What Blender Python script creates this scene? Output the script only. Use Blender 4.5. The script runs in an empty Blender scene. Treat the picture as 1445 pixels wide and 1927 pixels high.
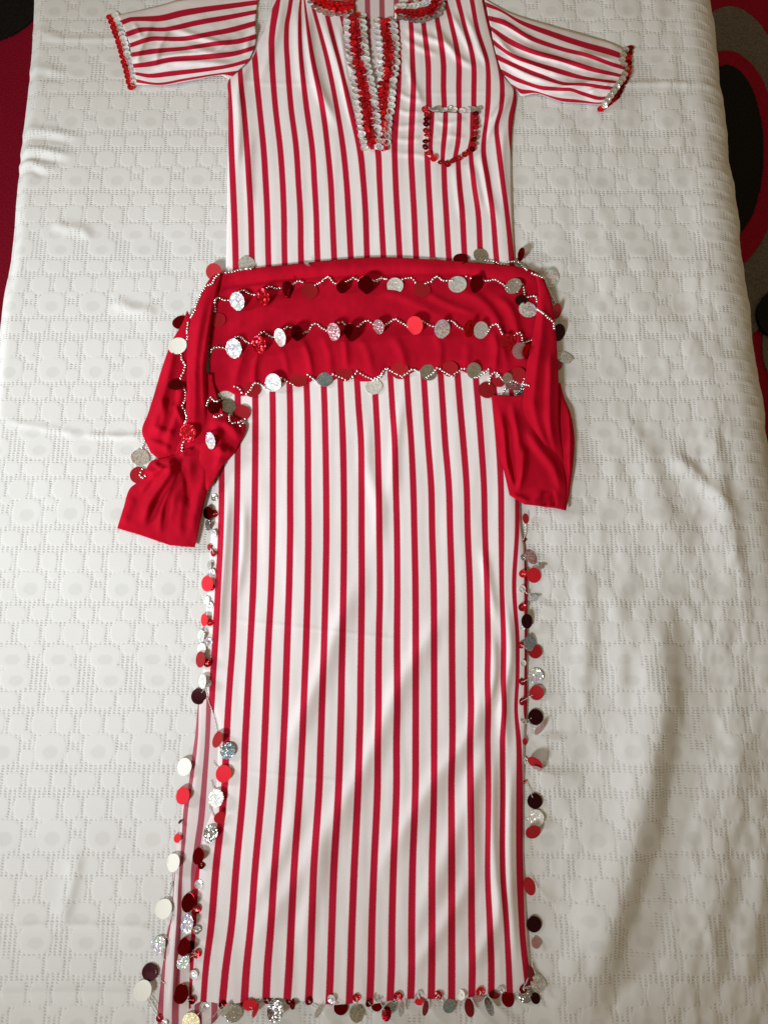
import bpy, math, random
import numpy as np
from mathutils import Vector, Matrix
from mathutils.bvhtree import BVHTree
random.seed(11)
RNG = np.random.default_rng(5)
C = bpy.context.scene.collection
SC = bpy.context.scene

# ------------------------------------------------------------------ camera, world, lamps, exposure
F_PX, TILT, DIST = 1500.0, math.radians(13.415), 1.375          # photograph is 1445 x 1927
CX, CY = 722.5, 963.5
CAM = np.array([0.0, -DIST*math.sin(TILT), DIST*math.cos(TILT)])
cd = bpy.data.cameras.new('camera'); cam = bpy.data.objects.new('camera', cd); C.objects.link(cam)
cam.location = CAM; cam.rotation_euler = (TILT, 0, 0)
cd.sensor_fit = 'VERTICAL'; cd.sensor_height = 36.0; cd.lens = F_PX/1927*36.0
cd.clip_start = 0.01; cd.clip_end = 100
SC.camera = cam
w = bpy.data.worlds.new('World'); SC.world = w; w.use_nodes = True
w.node_tree.nodes['Background'].inputs[0].default_value = (1.0, 0.765, 0.45, 1)
w.node_tree.nodes['Background'].inputs[1].default_value = 0.235
def area(name, loc, aim, sx, sy, power, col, spread=180):
    l = bpy.data.lights.new(name, 'AREA'); l.shape = 'RECTANGLE'; l.size = sx; l.size_y = sy
    l.energy = power; l.color = col; l.spread = math.radians(spread)
    o = bpy.data.objects.new(name, l); C.objects.link(o); o.location = loc
    o.rotation_euler = (Vector(aim)-Vector(loc)).to_track_quat('-Z', 'Z').to_euler()
    return o
area('window_light', (-1.46, -1.69, 1.84), (-0.02, 0.69, 0), 0.5, 0.5, 10.8, (0.88, 0.945, 1.0), 62)
area('side_fold_light', (-2.5, 0.50, 0.95), (0.4, -0.12, 0), 0.6, 0.55, 5.2, (0.86, 0.93, 1.0), 66)  # added low side light that models the cloth folds
SC.view_settings.view_transform = 'Standard'; SC.view_settings.look = 'None'
SC.view_settings.exposure = 0.0; SC.view_settings.gamma = 1.0
SC.cycles.max_bounces = 6

# ------------------------------------------------------------------ geometry helpers
ct, st = math.cos(TILT), math.sin(TILT)
def W(px, py, z=0.0):
    """point of the place that lies at height z and is seen at photograph pixel px, py"""
    px = np.asarray(px, float); py = np.asarray(py, float)
    a = (px-CX)/F_PX; b = (CY-py)/F_PX
    dx, dy, dz = a, b*ct+st, b*st-ct
    k = (np.asarray(z, float)-CAM[2])/dz
    return np.stack([CAM[0]+k*dx, CAM[1]+k*dy, CAM[2]+k*dz], -1)
def P(x, y, z):
    X, Y, Zz = x-CAM[0], y-CAM[1], z-CAM[2]
    v = Y*ct+Zz*st; d = -(-Y*st+Zz*ct)
    return CX+F_PX*X/d, CY-F_PX*v/d
def Z(x0, y0, s):
    return lambda pts: [(x0+p[0]/s, y0+p[1]/s)+tuple(p[2:]) for p in pts]
def hermite(ts, xs, t):
    ts = np.asarray(ts, float); xs = np.asarray(xs, float); t = np.asarray(t, float)
    if len(ts) == 1: return np.full_like(t, xs[0])
    d = np.diff(xs)/np.diff(ts)
    m = np.empty_like(xs); m[0], m[-1] = d[0], d[-1]
    if len(xs) > 2:
        m[1:-1] = (d[:-1]+d[1:])/2
        m[1:-1] = np.where(d[:-1]*d[1:] < 0, 0, m[1:-1])
    i = np.clip(np.searchsorted(ts, t)-1, 0, len(ts)-2)
    h = ts[i+1]-ts[i]; u = (t-ts[i])/h
    lo = u < 0; hi = u > 1; uc = np.clip(u, 0, 1)
    r = ((2*uc**3-3*uc**2+1)*xs[i]+(uc**3-2*uc**2+uc)*h*m[i]+(-2*uc**3+3*uc**2)*xs[i+1]+(uc**3-uc**2)*h*m[i+1])
    return np.where(lo, xs[0]+(t-ts[0])*m[0]*0.6, np.where(hi, xs[-1]+(t-ts[-1])*m[-1]*0.6, r))
def resample(pts, n):
    p = np.array([q[:2] for q in pts], float)
    s = np.r_[0, np.cumsum(np.hypot(*np.diff(p, axis=0).T))]; s /= s[-1]
    t = np.linspace(0, 1, n)
    return np.stack([hermite(s, p[:, 0], t), hermite(s, p[:, 1], t)], -1)
def stroke(px, py, pts, wl, wr, amp, taper=0.25):
    """soft fold along a line: wl / wr are its half widths left and right of the drawing direction"""
    p = resample(pts, max(8, 4*len(pts))); out_d = np.full(px.shape, 1e9); side = np.zeros(px.shape); tt = np.zeros(px.shape)
    n = len(p)-1
    m = max(wl, wr)*2.6
    box = (px > p[:, 0].min()-m) & (px < p[:, 0].max()+m) & (py > p[:, 1].min()-m) & (py < p[:, 1].max()+m)
    X, Y = px[box], py[box]
    D = np.full(X.shape, 1e9); S = np.zeros(X.shape); T = np.zeros(X.shape)
    for i in range(n):
        a, b = p[i], p[i+1]; ab = b-a; L = (ab**2).sum()+1e-9
        u = np.clip(((X-a[0])*ab[0]+(Y-a[1])*ab[1])/L, 0, 1)
        ex, ey = X-a[0]-u*ab[0], Y-a[1]-u*ab[1]
        d = np.hypot(ex, ey); k = d < D
        D = np.where(k, d, D); S = np.where(k, ab[0]*ey-ab[1]*ex, S); T = np.where(k, (i+u)/n, T)
    wd = np.where(S < 0, wr, wl)
    tp = np.clip(np.minimum(T, 1-T)/max(taper, 1e-3), 0, 1); tp = tp*tp*(3-2*tp)
    r = np.zeros(px.shape); r[box] = amp*np.exp(-(D/wd)**2)*tp
    return r
_G = RNG.random((256, 256))
def vnoise(x, y):
    xi = np.floor(x).astype(int); yi = np.floor(y).astype(int); fx = x-xi; fy = y-yi
    fx = fx*fx*(3-2*fx); fy = fy*fy*(3-2*fy)
    g = lambda a, b: _G[a % 256, b % 256]
    return (g(xi, yi)*(1-fx)+g(xi+1, yi)*fx)*(1-fy)+(g(xi, yi+1)*(1-fx)+g(xi+1, yi+1)*fx)*fy-0.5
def fbm(x, y): return vnoise(x, y)+0.5*vnoise(2*x+17, 2*y+5)+0.25*vnoise(4*x+3, 4*y+31)
def sstep(a, b, x):
    t = np.clip((x-a)/(b-a), 0, 1); return t*t*(3-2*t)
def mesh_np(name, co, faces, uv=None, smooth=True, mat=None, attrs=None):
    me = bpy.data.meshes.new(name); co = np.asarray(co, np.float32).reshape(-1, 3); faces = np.asarray(faces, np.int32)
    k = faces.shape[1]; nf = len(faces)
    me.vertices.add(len(co)); me.vertices.foreach_set('co', co.ravel())
    me.loops.add(nf*k); me.loops.foreach_set('vertex_index', faces.ravel())
    me.polygons.add(nf); me.polygons.foreach_set('loop_start', np.arange(0, nf*k, k, dtype=np.int32))
    me.polygons.foreach_set('use_smooth', np.full(nf, smooth))
    me.update(calc_edges=True)
    if uv is not None:
        l = me.uv_layers.new(name='UVMap'); l.data.foreach_set('uv', np.asarray(uv, np.float32)[faces.ravel()].ravel())
    for an, av in (attrs or {}).items():
        a = me.attributes.new(an, 'FLOAT', 'POINT'); a.data.foreach_set('value', np.asarray(av, np.float32).ravel())
    if mat: me.materials.append(mat)
    return me
def obj(name, me, parent=None):
    o = bpy.data.objects.new(name, me); C.objects.link(o)
    if parent: o.parent = parent
    return o
def gridfaces(nr, nc):
    i = np.arange(nr*nc).reshape(nr, nc)
    return np.stack([i[1:, :-1], i[1:, 1:], i[:-1, 1:], i[:-1, :-1]], -1).reshape(-1, 4)
def solid(o, t):
    m = o.modifiers.new('thickness', 'SOLIDIFY'); m.thickness = t; m.offset = -1
def thing(name, label, cat, loc=(0, 0, 0)):
    o = bpy.data.objects.new(name, None); C.objects.link(o); o.location = loc
    o['label'] = label; o['category'] = cat; o.empty_display_size = 0.05
    return o

# ------------------------------------------------------------------ materials
def newmat(name):
    m = bpy.data.materials.new(name); m.use_nodes = True
    n = m.node_tree.nodes; return m, n, m.node_tree.links, n['Principled BSDF']
def ramp(n, a, b, ca, cb):
    r = n.new('ShaderNodeValToRGB'); e = r.color_ramp.elements
    e[0].position, e[1].position = a, b; e[0].color, e[1].color = ca, cb; return r
def mathn(n, l, op, a, b=None):
    k = n.new('ShaderNodeMath'); k.operation = op
    for i, v in enumerate((a, b)):
        if v is None: continue
        if isinstance(v, (int, float)): k.inputs[i].default_value = v
        else: l.new(v, k.inputs[i])
    return k.outputs[0]
def weave_bump(n, l, bs, scale, strength, dist, wrinkle=0.0):
    tc = n.new('ShaderNodeTexCoord')
    a = n.new('ShaderNodeTexNoise'); a.inputs['Scale'].default_value = scale; a.inputs['Detail'].default_value = 3
    l.new(tc.outputs['Object'], a.inputs['Vector'])
    b = n.new('ShaderNodeBump'); b.inputs['Strength'].default_value = strength; b.inputs['Distance'].default_value = dist
    l.new(a.outputs['Fac'], b.inputs['Height'])
    if wrinkle:
        c = n.new('ShaderNodeTexNoise'); c.inputs['Scale'].default_value = 28; c.inputs['Detail'].default_value = 4
        l.new(tc.outputs['Object'], c.inputs['Vector'])
        d = n.new('ShaderNodeBump'); d.inputs['Strength'].default_value = wrinkle; d.inputs['Distance'].default_value = 0.004
        l.new(c.outputs['Fac'], d.inputs['Height']); l.new(d.outputs[0], b.inputs['Normal'])
    l.new(b.outputs[0], bs.inputs['Normal'])
def stripe_mat(name, white=(0.86, 0.785, 0.785, 1), red=(0.49, 0.010, 0.035, 1), frac=0.37):
    m, n, l, bs = newmat(name)
    uv = n.new('ShaderNodeUVMap'); uv.uv_map = 'UVMap'
    sx = n.new('ShaderNodeSeparateXYZ'); l.new(uv.outputs[0], sx.inputs[0])
    tc = n.new('ShaderNodeTexCoord')
    nz = n.new('ShaderNodeTexNoise'); nz.inputs['Scale'].default_value = 900; l.new(tc.outputs['Object'], nz.inputs['Vector'])
    off = mathn(n, l, 'MULTIPLY', mathn(n, l, 'SUBTRACT', nz.outputs['Fac'], 0.5), 0.05)
    u = mathn(n, l, 'ADD', sx.outputs[0], off)
    d = mathn(n, l, 'ABSOLUTE', mathn(n, l, 'SUBTRACT', mathn(n, l, 'FRACT', mathn(n, l, 'ADD', u, 0.5)), 0.5))
    r = ramp(n, frac/2-0.02, frac/2+0.02, red, white); l.new(d, r.inputs[0])
    n2 = n.new('ShaderNodeTexNoise'); n2.inputs['Scale'].default_value = 14; n2.inputs['Detail'].default_value = 3
    l.new(tc.outputs['Object'], n2.inputs['Vector'])
    hv = n.new('ShaderNodeHueSaturation'); l.new(r.outputs[0], hv.inputs['Color'])
    mr = n.new('ShaderNodeMapRange'); l.new(n2.outputs['Fac'], mr.inputs[0])
    mr.inputs[3].default_value = 0.95; mr.inputs[4].default_value = 1.05; l.new(mr.outputs[0], hv.inputs['Value'])
    l.new(hv.outputs[0], bs.inputs['Base Color'])
    bs.inputs['Roughness'].default_value = 0.85; bs.inputs['Specular IOR Level'].default_value = 0.10
    weave_bump(n, l, bs, 1500, 0.12, 0.0006, 0.10)
    return m
M_STRIPE = stripe_mat('striped_jersey')
M_STRIPE_SL = stripe_mat('striped_jersey_sleeve', frac=0.43)
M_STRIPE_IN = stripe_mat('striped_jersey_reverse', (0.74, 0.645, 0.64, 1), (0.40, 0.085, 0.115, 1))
def plain_cloth(name, col, rough=0.7):
    m, n, l, bs = newmat(name)
    tc = n.new('ShaderNodeTexCoord'); a = n.new('ShaderNodeTexNoise'); a.inputs['Scale'].default_value = 20
    l.new(tc.outputs['Object'], a.inputs['Vector'])
    c2 = tuple(min(1, v*1.12) for v in col[:3])+(1,); c1 = tuple(v*0.9 for v in col[:3])+(1,)
    r = ramp(n, 0.3, 0.7, c1, c2); l.new(a.outputs['Fac'], r.inputs[0]); l.new(r.outputs[0], bs.inputs['Base Color'])
    bs.inputs['Roughness'].default_value = rough; bs.inputs['Specular IOR Level'].default_value = 0.06
    bs.inputs['Sheen Weight'].default_value = 0.0
    weave_bump(n, l, bs, 1400, 0.2, 0.0006, 0.28)
    return m
M_SCARF = plain_cloth('red_jersey', (0.46, 0.004, 0.020, 1), 0.95)
def spread_mat():
    m, n, l, bs = newmat('woven_white_cotton')
    uv = n.new('ShaderNodeUVMap'); uv.uv_map = 'UVMap'; sx = n.new('ShaderNodeSeparateXYZ'); l.new(uv.outputs[0], sx.inputs[0])
    at = n.new('ShaderNodeAttribute'); at.attribute_name = 'ground'
    ai = n.new('ShaderNodeAttribute'); ai.attribute_name = 'satin'
    def wave(o, p):
        return mathn(n, l, 'ADD', mathn(n, l, 'MULTIPLY', mathn(n, l, 'SINE', mathn(n, l, 'MULTIPLY', o, 2*math.pi/p)), 0.5), 0.5)
    dn = n.new('ShaderNodeTexNoise'); dn.inputs['Scale'].default_value = 130; dn.inputs['Detail'].default_value = 2; l.new(uv.outputs[0], dn.inputs['Vector'])
    dc = n.new('ShaderNodeSeparateColor'); l.new(dn.outputs['Color'], dc.inputs[0])
    jx = mathn(n, l, 'ADD', sx.outputs[0], mathn(n, l, 'MULTIPLY', dc.outputs[0], 0.0052)); jy = mathn(n, l, 'ADD', sx.outputs[1], mathn(n, l, 'MULTIPLY', dc.outputs[1], 0.0034))
    fx = wave(jx, 0.0078); fy = wave(jy, 0.0043)
    hole = mathn(n, l, 'MULTIPLY', mathn(n, l, 'POWER', fx, 0.9), fy)
    hole = mathn(n, l, 'MULTIPLY', mathn(n, l, 'MULTIPLY', hole, at.outputs['Fac']), mathn(n, l, 'ADD', mathn(n, l, 'MULTIPLY', dc.outputs[2], 1.1), 0.42))
    nz = n.new('ShaderNodeTexNoise'); nz.inputs['Scale'].default_value = 700; nz.inputs['Detail'].default_value = 2
    l.new(uv.outputs[0], nz.inputs['Vector'])
    h = mathn(n, l, 'ADD', mathn(n, l, 'MULTIPLY', hole, -1.0), mathn(n, l, 'MULTIPLY', nz.outputs['Fac'], 0.12))
    b = n.new('ShaderNodeBump'); b.inputs['Strength'].default_value = 0.66; b.inputs['Distance'].default_value = 0.0013
    l.new(h, b.inputs['Height']); l.new(b.outputs[0], bs.inputs['Normal'])
    base = n.new('ShaderNodeMix'); base.data_type = 'RGBA'
    base.inputs[6].default_value = (0.765, 0.755, 0.73, 1); base.inputs[7].default_value = (0.60, 0.595, 0.565, 1)
    l.new(mathn(n, l, 'MULTIPLY', ai.outputs['Fac'], 0.36), base.inputs[0])
    dk = n.new('ShaderNodeMix'); dk.data_type = 'RGBA'; l.new(base.outputs[2], dk.inputs[6])
    dk.inputs[7].default_value = (0.26, 0.245, 0.215, 1)
    l.new(mathn(n, l, 'MULTIPLY', mathn(n, l, 'POWER', hole, 2.0), 0.36), dk.inputs[0])     # open holes of the weave
    l.new(dk.outputs[2], bs.inputs['Base Color'])
    bs.inputs['Roughness'].default_value = 0.8; bs.inputs['Specular IOR Level'].default_value = 0.15
    return m
M_SPREAD = spread_mat()
def foil(name, col, metal, rough, glit=0.0, hue=0.0, scale=900, var=0.15, dark=None):
    m, n, l, bs = newmat(name)
    oi = n.new('ShaderNodeObjectInfo'); tc = n.new('ShaderNodeTexCoord')
    ad = n.new('ShaderNodeVectorMath'); ad.operation = 'ADD'; l.new(tc.outputs['UV'], ad.inputs[0])
    cmb = n.new('ShaderNodeCombineXYZ'); l.new(oi.outputs['Random'], cmb.inputs[0]); l.new(oi.outputs['Random'], cmb.inputs[2]); l.new(cmb.outputs[0], ad.inputs[1])
    v = n.new('ShaderNodeTexVoronoi'); v.inputs['Scale'].default_value = scale; l.new(ad.outputs[0], v.inputs['Vector'])
    hs = n.new('ShaderNodeHueSaturation'); hs.inputs['Color'].default_value = col
    vv = mathn(n, l, 'ADD', mathn(n, l, 'MULTIPLY', oi.outputs['Random'], 2*var), 1-var)
    last = hs.outputs[0]
    if glit:
        sv = n.new('ShaderNodeSeparateColor'); l.new(v.outputs['Color'], sv.inputs[0])
        vv = mathn(n, l, 'MULTIPLY', vv, mathn(n, l, 'ADD', mathn(n, l, 'MULTIPLY', sv.outputs[0], 1.5*min(glit, 0.5)), 1-0.75*min(glit, 0.5)))
        if hue:
            hc = n.new('ShaderNodeCombineColor'); hc.mode = 'HSV'; l.new(sv.outputs[1], hc.inputs[0]); hc.inputs[1].default_value = 0.75; hc.inputs[2].default_value = 1
            mx = n.new('ShaderNodeMix'); mx.data_type = 'RGBA'; l.new(hs.outputs[0], mx.inputs[6]); l.new(hc.outputs[0], mx.inputs[7])
            l.new(mathn(n, l, 'MULTIPLY', mathn(n, l, 'GREATER_THAN', sv.outputs[2], 0.45), hue), mx.inputs[0]); last = mx.outputs[2]
        g = n.new('ShaderNodeNewGeometry'); sb = n.new('ShaderNodeVectorMath'); sb.operation = 'SUBTRACT'
        l.new(v.outputs['Color'], sb.inputs[0]); sb.inputs[1].default_value = (0.5, 0.5, 0.5)
        sc = n.new('ShaderNodeVectorMath'); sc.operation = 'SCALE'; l.new(sb.outputs[0], sc.inputs[0]); sc.inputs['Scale'].default_value = glit
        a2 = n.new('ShaderNodeVectorMath'); a2.operation = 'ADD'; l.new(g.outputs['Normal'], a2.inputs[0]); l.new(sc.outputs[0], a2.inputs[1])
        nm = n.new('ShaderNodeVectorMath'); nm.operation = 'NORMALIZE'; l.new(a2.outputs[0], nm.inputs[0]); l.new(nm.outputs[0], bs.inputs['Normal'])
    l.new(vv, hs.inputs['Value']); l.new(last, bs.inputs['Base Color'])
    bs.inputs['Metallic'].default_value = metal; bs.inputs['Roughness'].default_value = rough
    if name in ('matte_red_foil_back', 'red_foil_window_glare', 'silver_foil_window_glare'): bs.inputs['Specular IOR Level'].default_value = 0.15
    return m
FO = {
 'R': foil('matte_red_foil_back', (0.36, 0.012, 0.018, 1), 0.1, 0.5, var=0.12),
 'B': foil('red_foil_window_glare', (0.74, 0.020, 0.035, 1), 0.15, 0.5, var=0.08),  # red mirror foil, the window's reflection put into its colour
 'D': foil('dark_red_mirror_foil', (0.30, 0.005, 0.012, 1), 1.0, 0.10, var=0.3),
 'K': foil('red_foil_dark_reflection', (0.045, 0.005, 0.009, 1), 0.8, 0.30, var=0.2),  # same red mirror foil, the dark room it reflects painted into the base colour
 'Q': foil('red_glitter_foil', (0.75, 0.015, 0.03, 1), 0.8, 0.2, 0.9, 0, 6),
 'S': foil('silver_glitter_foil', (0.86, 0.85, 0.79, 1), 0.40, 0.28, 0.62, 0.2, 8),
 'H': foil('holographic_foil', (0.93, 0.93, 0.98, 1), 0.45, 0.22, 0.8, 0.6, 6.5),
 'G': foil('grey_mirror_foil', (0.56, 0.56, 0.53, 1), 0.9, 0.20, 0.5, 0.05, 8, 0.25),
 'W': foil('silver_foil_window_glare', (0.90, 0.88, 0.80, 1), 0.1, 0.6, var=0.04),  # silver foil coloured white for the window it mirrors
 'T': foil('teal_glitter_foil', (0.33, 0.44, 0.48, 1), 0.7, 0.3, 0.6, 0.3, 8),
 'Y': foil('ivory_gold_foil', (0.85, 0.74, 0.45, 1), 0.3, 0.4, 0.2, 0, 6),
 'P': foil('pink_silver_foil', (0.62, 0.36, 0.38, 1), 0.7, 0.3, 0.4, 0.05, 8),
 'v': foil('silver_sequin_foil', (0.94, 0.94, 0.93, 1), 0.30, 0.22, 0.40, 0.28, 1.6, 0.10),
 'r': foil('red_sequin_foil', (0.74, 0.012, 0.022, 1), 0.65, 0.24, 0.5, 0, 1.3, 0.4),
 'g': foil('grey_sequin_foil', (0.60, 0.59, 0.56, 1), 0.8, 0.25, 0.3, 0.1, 2.2, 0.25),
}
mB, n, l, bs = newmat('silver_bead'); bs.inputs['Base Color'].default_value = (0.86, 0.86, 0.85, 1)
bs.inputs['Metallic'].default_value = 0.9; bs.inputs['Roughness'].default_value = 0.22
mC, n, l, bs = newmat('clear_glass_bead'); bs.inputs['Base Color'].default_value = (0.72, 0.69, 0.66, 1)
bs.inputs['Metallic'].default_value = 0.35; bs.inputs['Roughness'].default_value = 0.2; bs.inputs['Specular IOR Level'].default_value = 0.8
def pile(name, c1, c2):
    m, n, l, bs = newmat(name); tc = n.new('ShaderNodeTexCoord')
    a = n.new('ShaderNodeTexNoise'); a.inputs['Scale'].default_value = 260; a.inputs['Detail'].default_value = 4; l.new(tc.outputs['Object'], a.inputs['Vector'])
    r = ramp(n, 0.36, 0.64, c1+(1,), c2+(1,)); l.new(a.outputs['Fac'], r.inputs[0]); l.new(r.outputs[0], bs.inputs['Base Color'])
    b = n.new('ShaderNodeBump'); b.inputs['Strength'].default_value = 0.6; b.inputs['Distance'].default_value = 0.004
    l.new(a.outputs['Fac'], b.inputs['Height']); l.new(b.outputs[0], bs.inputs['Normal'])
    bs.inputs['Roughness'].default_value = 0.95; bs.inputs['Specular IOR Level'].default_value = 0.05
    return m
M_RUGR = pile('red_pile', (0.24, 0.006, 0.022), (0.36, 0.012, 0.036))
M_RUGK = pile('black_pile', (0.010, 0.009, 0.009), (0.022, 0.020, 0.019))
M_RUGG = pile('grey_pile', (0.115, 0.10, 0.085), (0.18, 0.165, 0.145))
M_FLOOR = pile('floor_boards', (0.16, 0.10, 0.06), (0.22, 0.14, 0.085))

# ------------------------------------------------------------------ bedspread height, shared by all that lies on it
def g_folds(px, py):
    z = np.zeros(px.shape)
    z += 0.0035*fbm(px/210.0+3.3, py/260.0)
    # the long fold at the lower right: a ridge, and the trough on its right
    z += stroke(px, py, [(1215, 1040), (1232, 1190), (1236, 1300), (1215, 1443), (1185, 1580), (1150, 1700), (1110, 1820), (1060, 1960)], 58, 40, 0.023, 0.3)
    z += stroke(px, py, [(1310, 1180), (1302, 1300), (1283, 1440), (1250, 1590), (1210, 1720), (1165, 1850), (1120, 1980)], 26, 40, -0.013, 0.25)
    z += stroke(px, py, [(1150, 1080), (1165, 1220), (1158, 1340)], 26, 22, 0.006)
    z += stroke(px, py, [(1085, 1040), (1100, 1180), (1090, 1330)], 22, 20, 0.004)
    z += stroke(px, py, [(1250, 845), (1290, 880), (1340, 930), (1385, 985)], 16, 14, 0.007)
    z += stroke(px, py, [(1165, 760), (1215, 860), (1255, 990), (1300, 1060)], 28, 22, 0.006)
    z += stroke(px, py, [(1330, 700), (1345, 860), (1375, 1020), (1400, 1200)], 26, 20, 0.007)
    z += stroke(px, py, [(1400, 1300), (1385, 1480), (1350, 1650), (1330, 1900)], 40, 34, 0.008)
    z += stroke(px, py, [(1440, 1560), (1420, 1720), (1410, 1900)], 30, 20, 0.006)
    # wrinkles at the left hand edge
    for y0, x1, a in ((248, 140, .006), (284, 125, .008), (309, 92, .007), (60, 110, .004), (130, 125, .004)):
        z += stroke(px, py, [(10, y0+1), (60, y0-2), (x1*0.8, y0+4), (x1+20, y0+12)], 6, 9, a*0.6, 0.35)
        z += stroke(px, py, [(10, y0+14), (60, y0+11), (x1*0.8, y0+17), (x1+10, y0+24)], 6, 7, -a*0.35, 0.3)
    z += stroke(px, py, [(95, 425), (140, 433), (180, 445)], 10, 12, .004)
    z += stroke(px, py, [(210, 560), (240, 580), (300, 590)], 14, 12, .004)
    z += stroke(px, py, [(30, 380), (24, 470), (12, 560)], 8, 10, -.004)
    z += stroke(px, py, [(150, 820), (230, 823), (285, 819)], 5, 7, .0035)
    z += stroke(px, py, [(0, 790), (80, 806), (170, 822)], 6, 8, .002)
    z += stroke(px, py, [(-20, 1750), (100, 1740), (300, 1745)], 5, 6, .002, 0.1)
    z += stroke(px, py, [(-20, 1872), (120, 1868), (300, 1872)], 6, 10, .003, 0.1)
    z += stroke(px, py, [(150, 1590), (138, 1660), (110, 1760)], 18, 12, .004)
    z += stroke(px, py, [(985, 160), (1140, 158), (1320, 158)], 5, 7, .0025, 0.1)
    z += stroke(px, py, [(-10, 60), (60, 72), (170, 75), (330, 70)], 5, 6, .002, 0.1)
    # soft bumps along the right hand edge of the bed
    z += 0.0045*fbm(px/40.0, py/80.0)*sstep(1220, 1330, px)
    z += 0.0055*fbm(px/55.0+9, py/110.0+2)*sstep(980, 1100, px)
    return z
XL = lambda y: hermite([-1.0, -0.6, 0.0, 0.3, 0.62, 1.1], [-0.735, -0.73, -0.715, -0.70, -0.675, -0.66], y)
_l = W(np.array([62, 58, 50, 36, 30, 16, 2, -30, -60]), np.array([-80, 60, 150, 270, 330, 480, 560, 900, 1300.]))
_l = _l[np.argsort(_l[:, 1])]
XL = lambda y: hermite(_l[:, 1], _l[:, 0], y)
_r = W(np.array([1268, 1284, 1306, 1328, 1350, 1378, 1420, 1490, 1560]), np.array([-200, 0, 200, 400, 600, 800, 1100, 1500, 1950.]))
_r = _r[np.argsort(_r[:, 1])]
XR = lambda y: hermite(_r[:, 1], _r[:, 0], y)

spread = None
PAD = []                                                        # woven pads: x, y, rx, ry, is_big
PITCH, BLOCK, ROW0 = 0.0775, 0.1312, 0.9196
def build_pads():
    def row(i, dy, dx, kind):
        y = ROW0-BLOCK*(i+dy)+random.uniform(-.0012, .0012)
        x0 = W(140, 959)[0]+dx*PITCH+random.uniform(-.004, .004)
        for k in range(-5, 20):
            x = x0+k*PITCH
            j = lambda s: random.gauss(0, s)
            if kind == 'big':
                PAD.append((x+j(.001), y+j(.001), .0252, .0238, 1))
                PAD.append((x+PITCH/2+j(.0015), y-.013+j(.001), .0118, .0120, 0))
                PAD.append((x+PITCH/2+j(.0015), y+.019+j(.001), .0085, .0070, 0))
            elif kind == 'top': PAD.append((x+j(.001), y, .0262, .0190, 1)); PAD.append((x+PITCH/2, y+.012, .0115, .0095, 0))
            elif kind == 'bot': PAD.append((x+j(.001), y, .0250, .0200, 1))
            else:
                for q in (0, 1):
                    a = 1.12 if (q+kind[1]) % 2 == 0 else 0.86
                    PAD.append((x+q*PITCH/2+j(.0012), y+j(.0012), .0158*a, (.0128 if kind[0] == 'm1' else .0172)*(1.04 if a > 1 else .93), 0))
    for i in range(-2, 16):
        dbl = i % 3 == 0
        sh = {0: -0.09, 1: 0.0, 2: 0.25}[i % 3]
        if dbl:
            row(i, -0.125, sh, 'top'); row(i, 0.13, sh+0.17, 'bot'); row(i, 0.41, sh+.1, ('m1', 0)); row(i, 0.70, sh+.3, ('m2', 1))
        else:
            row(i, 0.0, sh, 'big')
            nd = (i+1) % 3 == 0
            row(i, 0.33 if nd else 0.36, sh+.2, ('m1', 1)); row(i, 0.585 if nd else 0.675, sh+.05, ('m2', 0))
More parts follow.
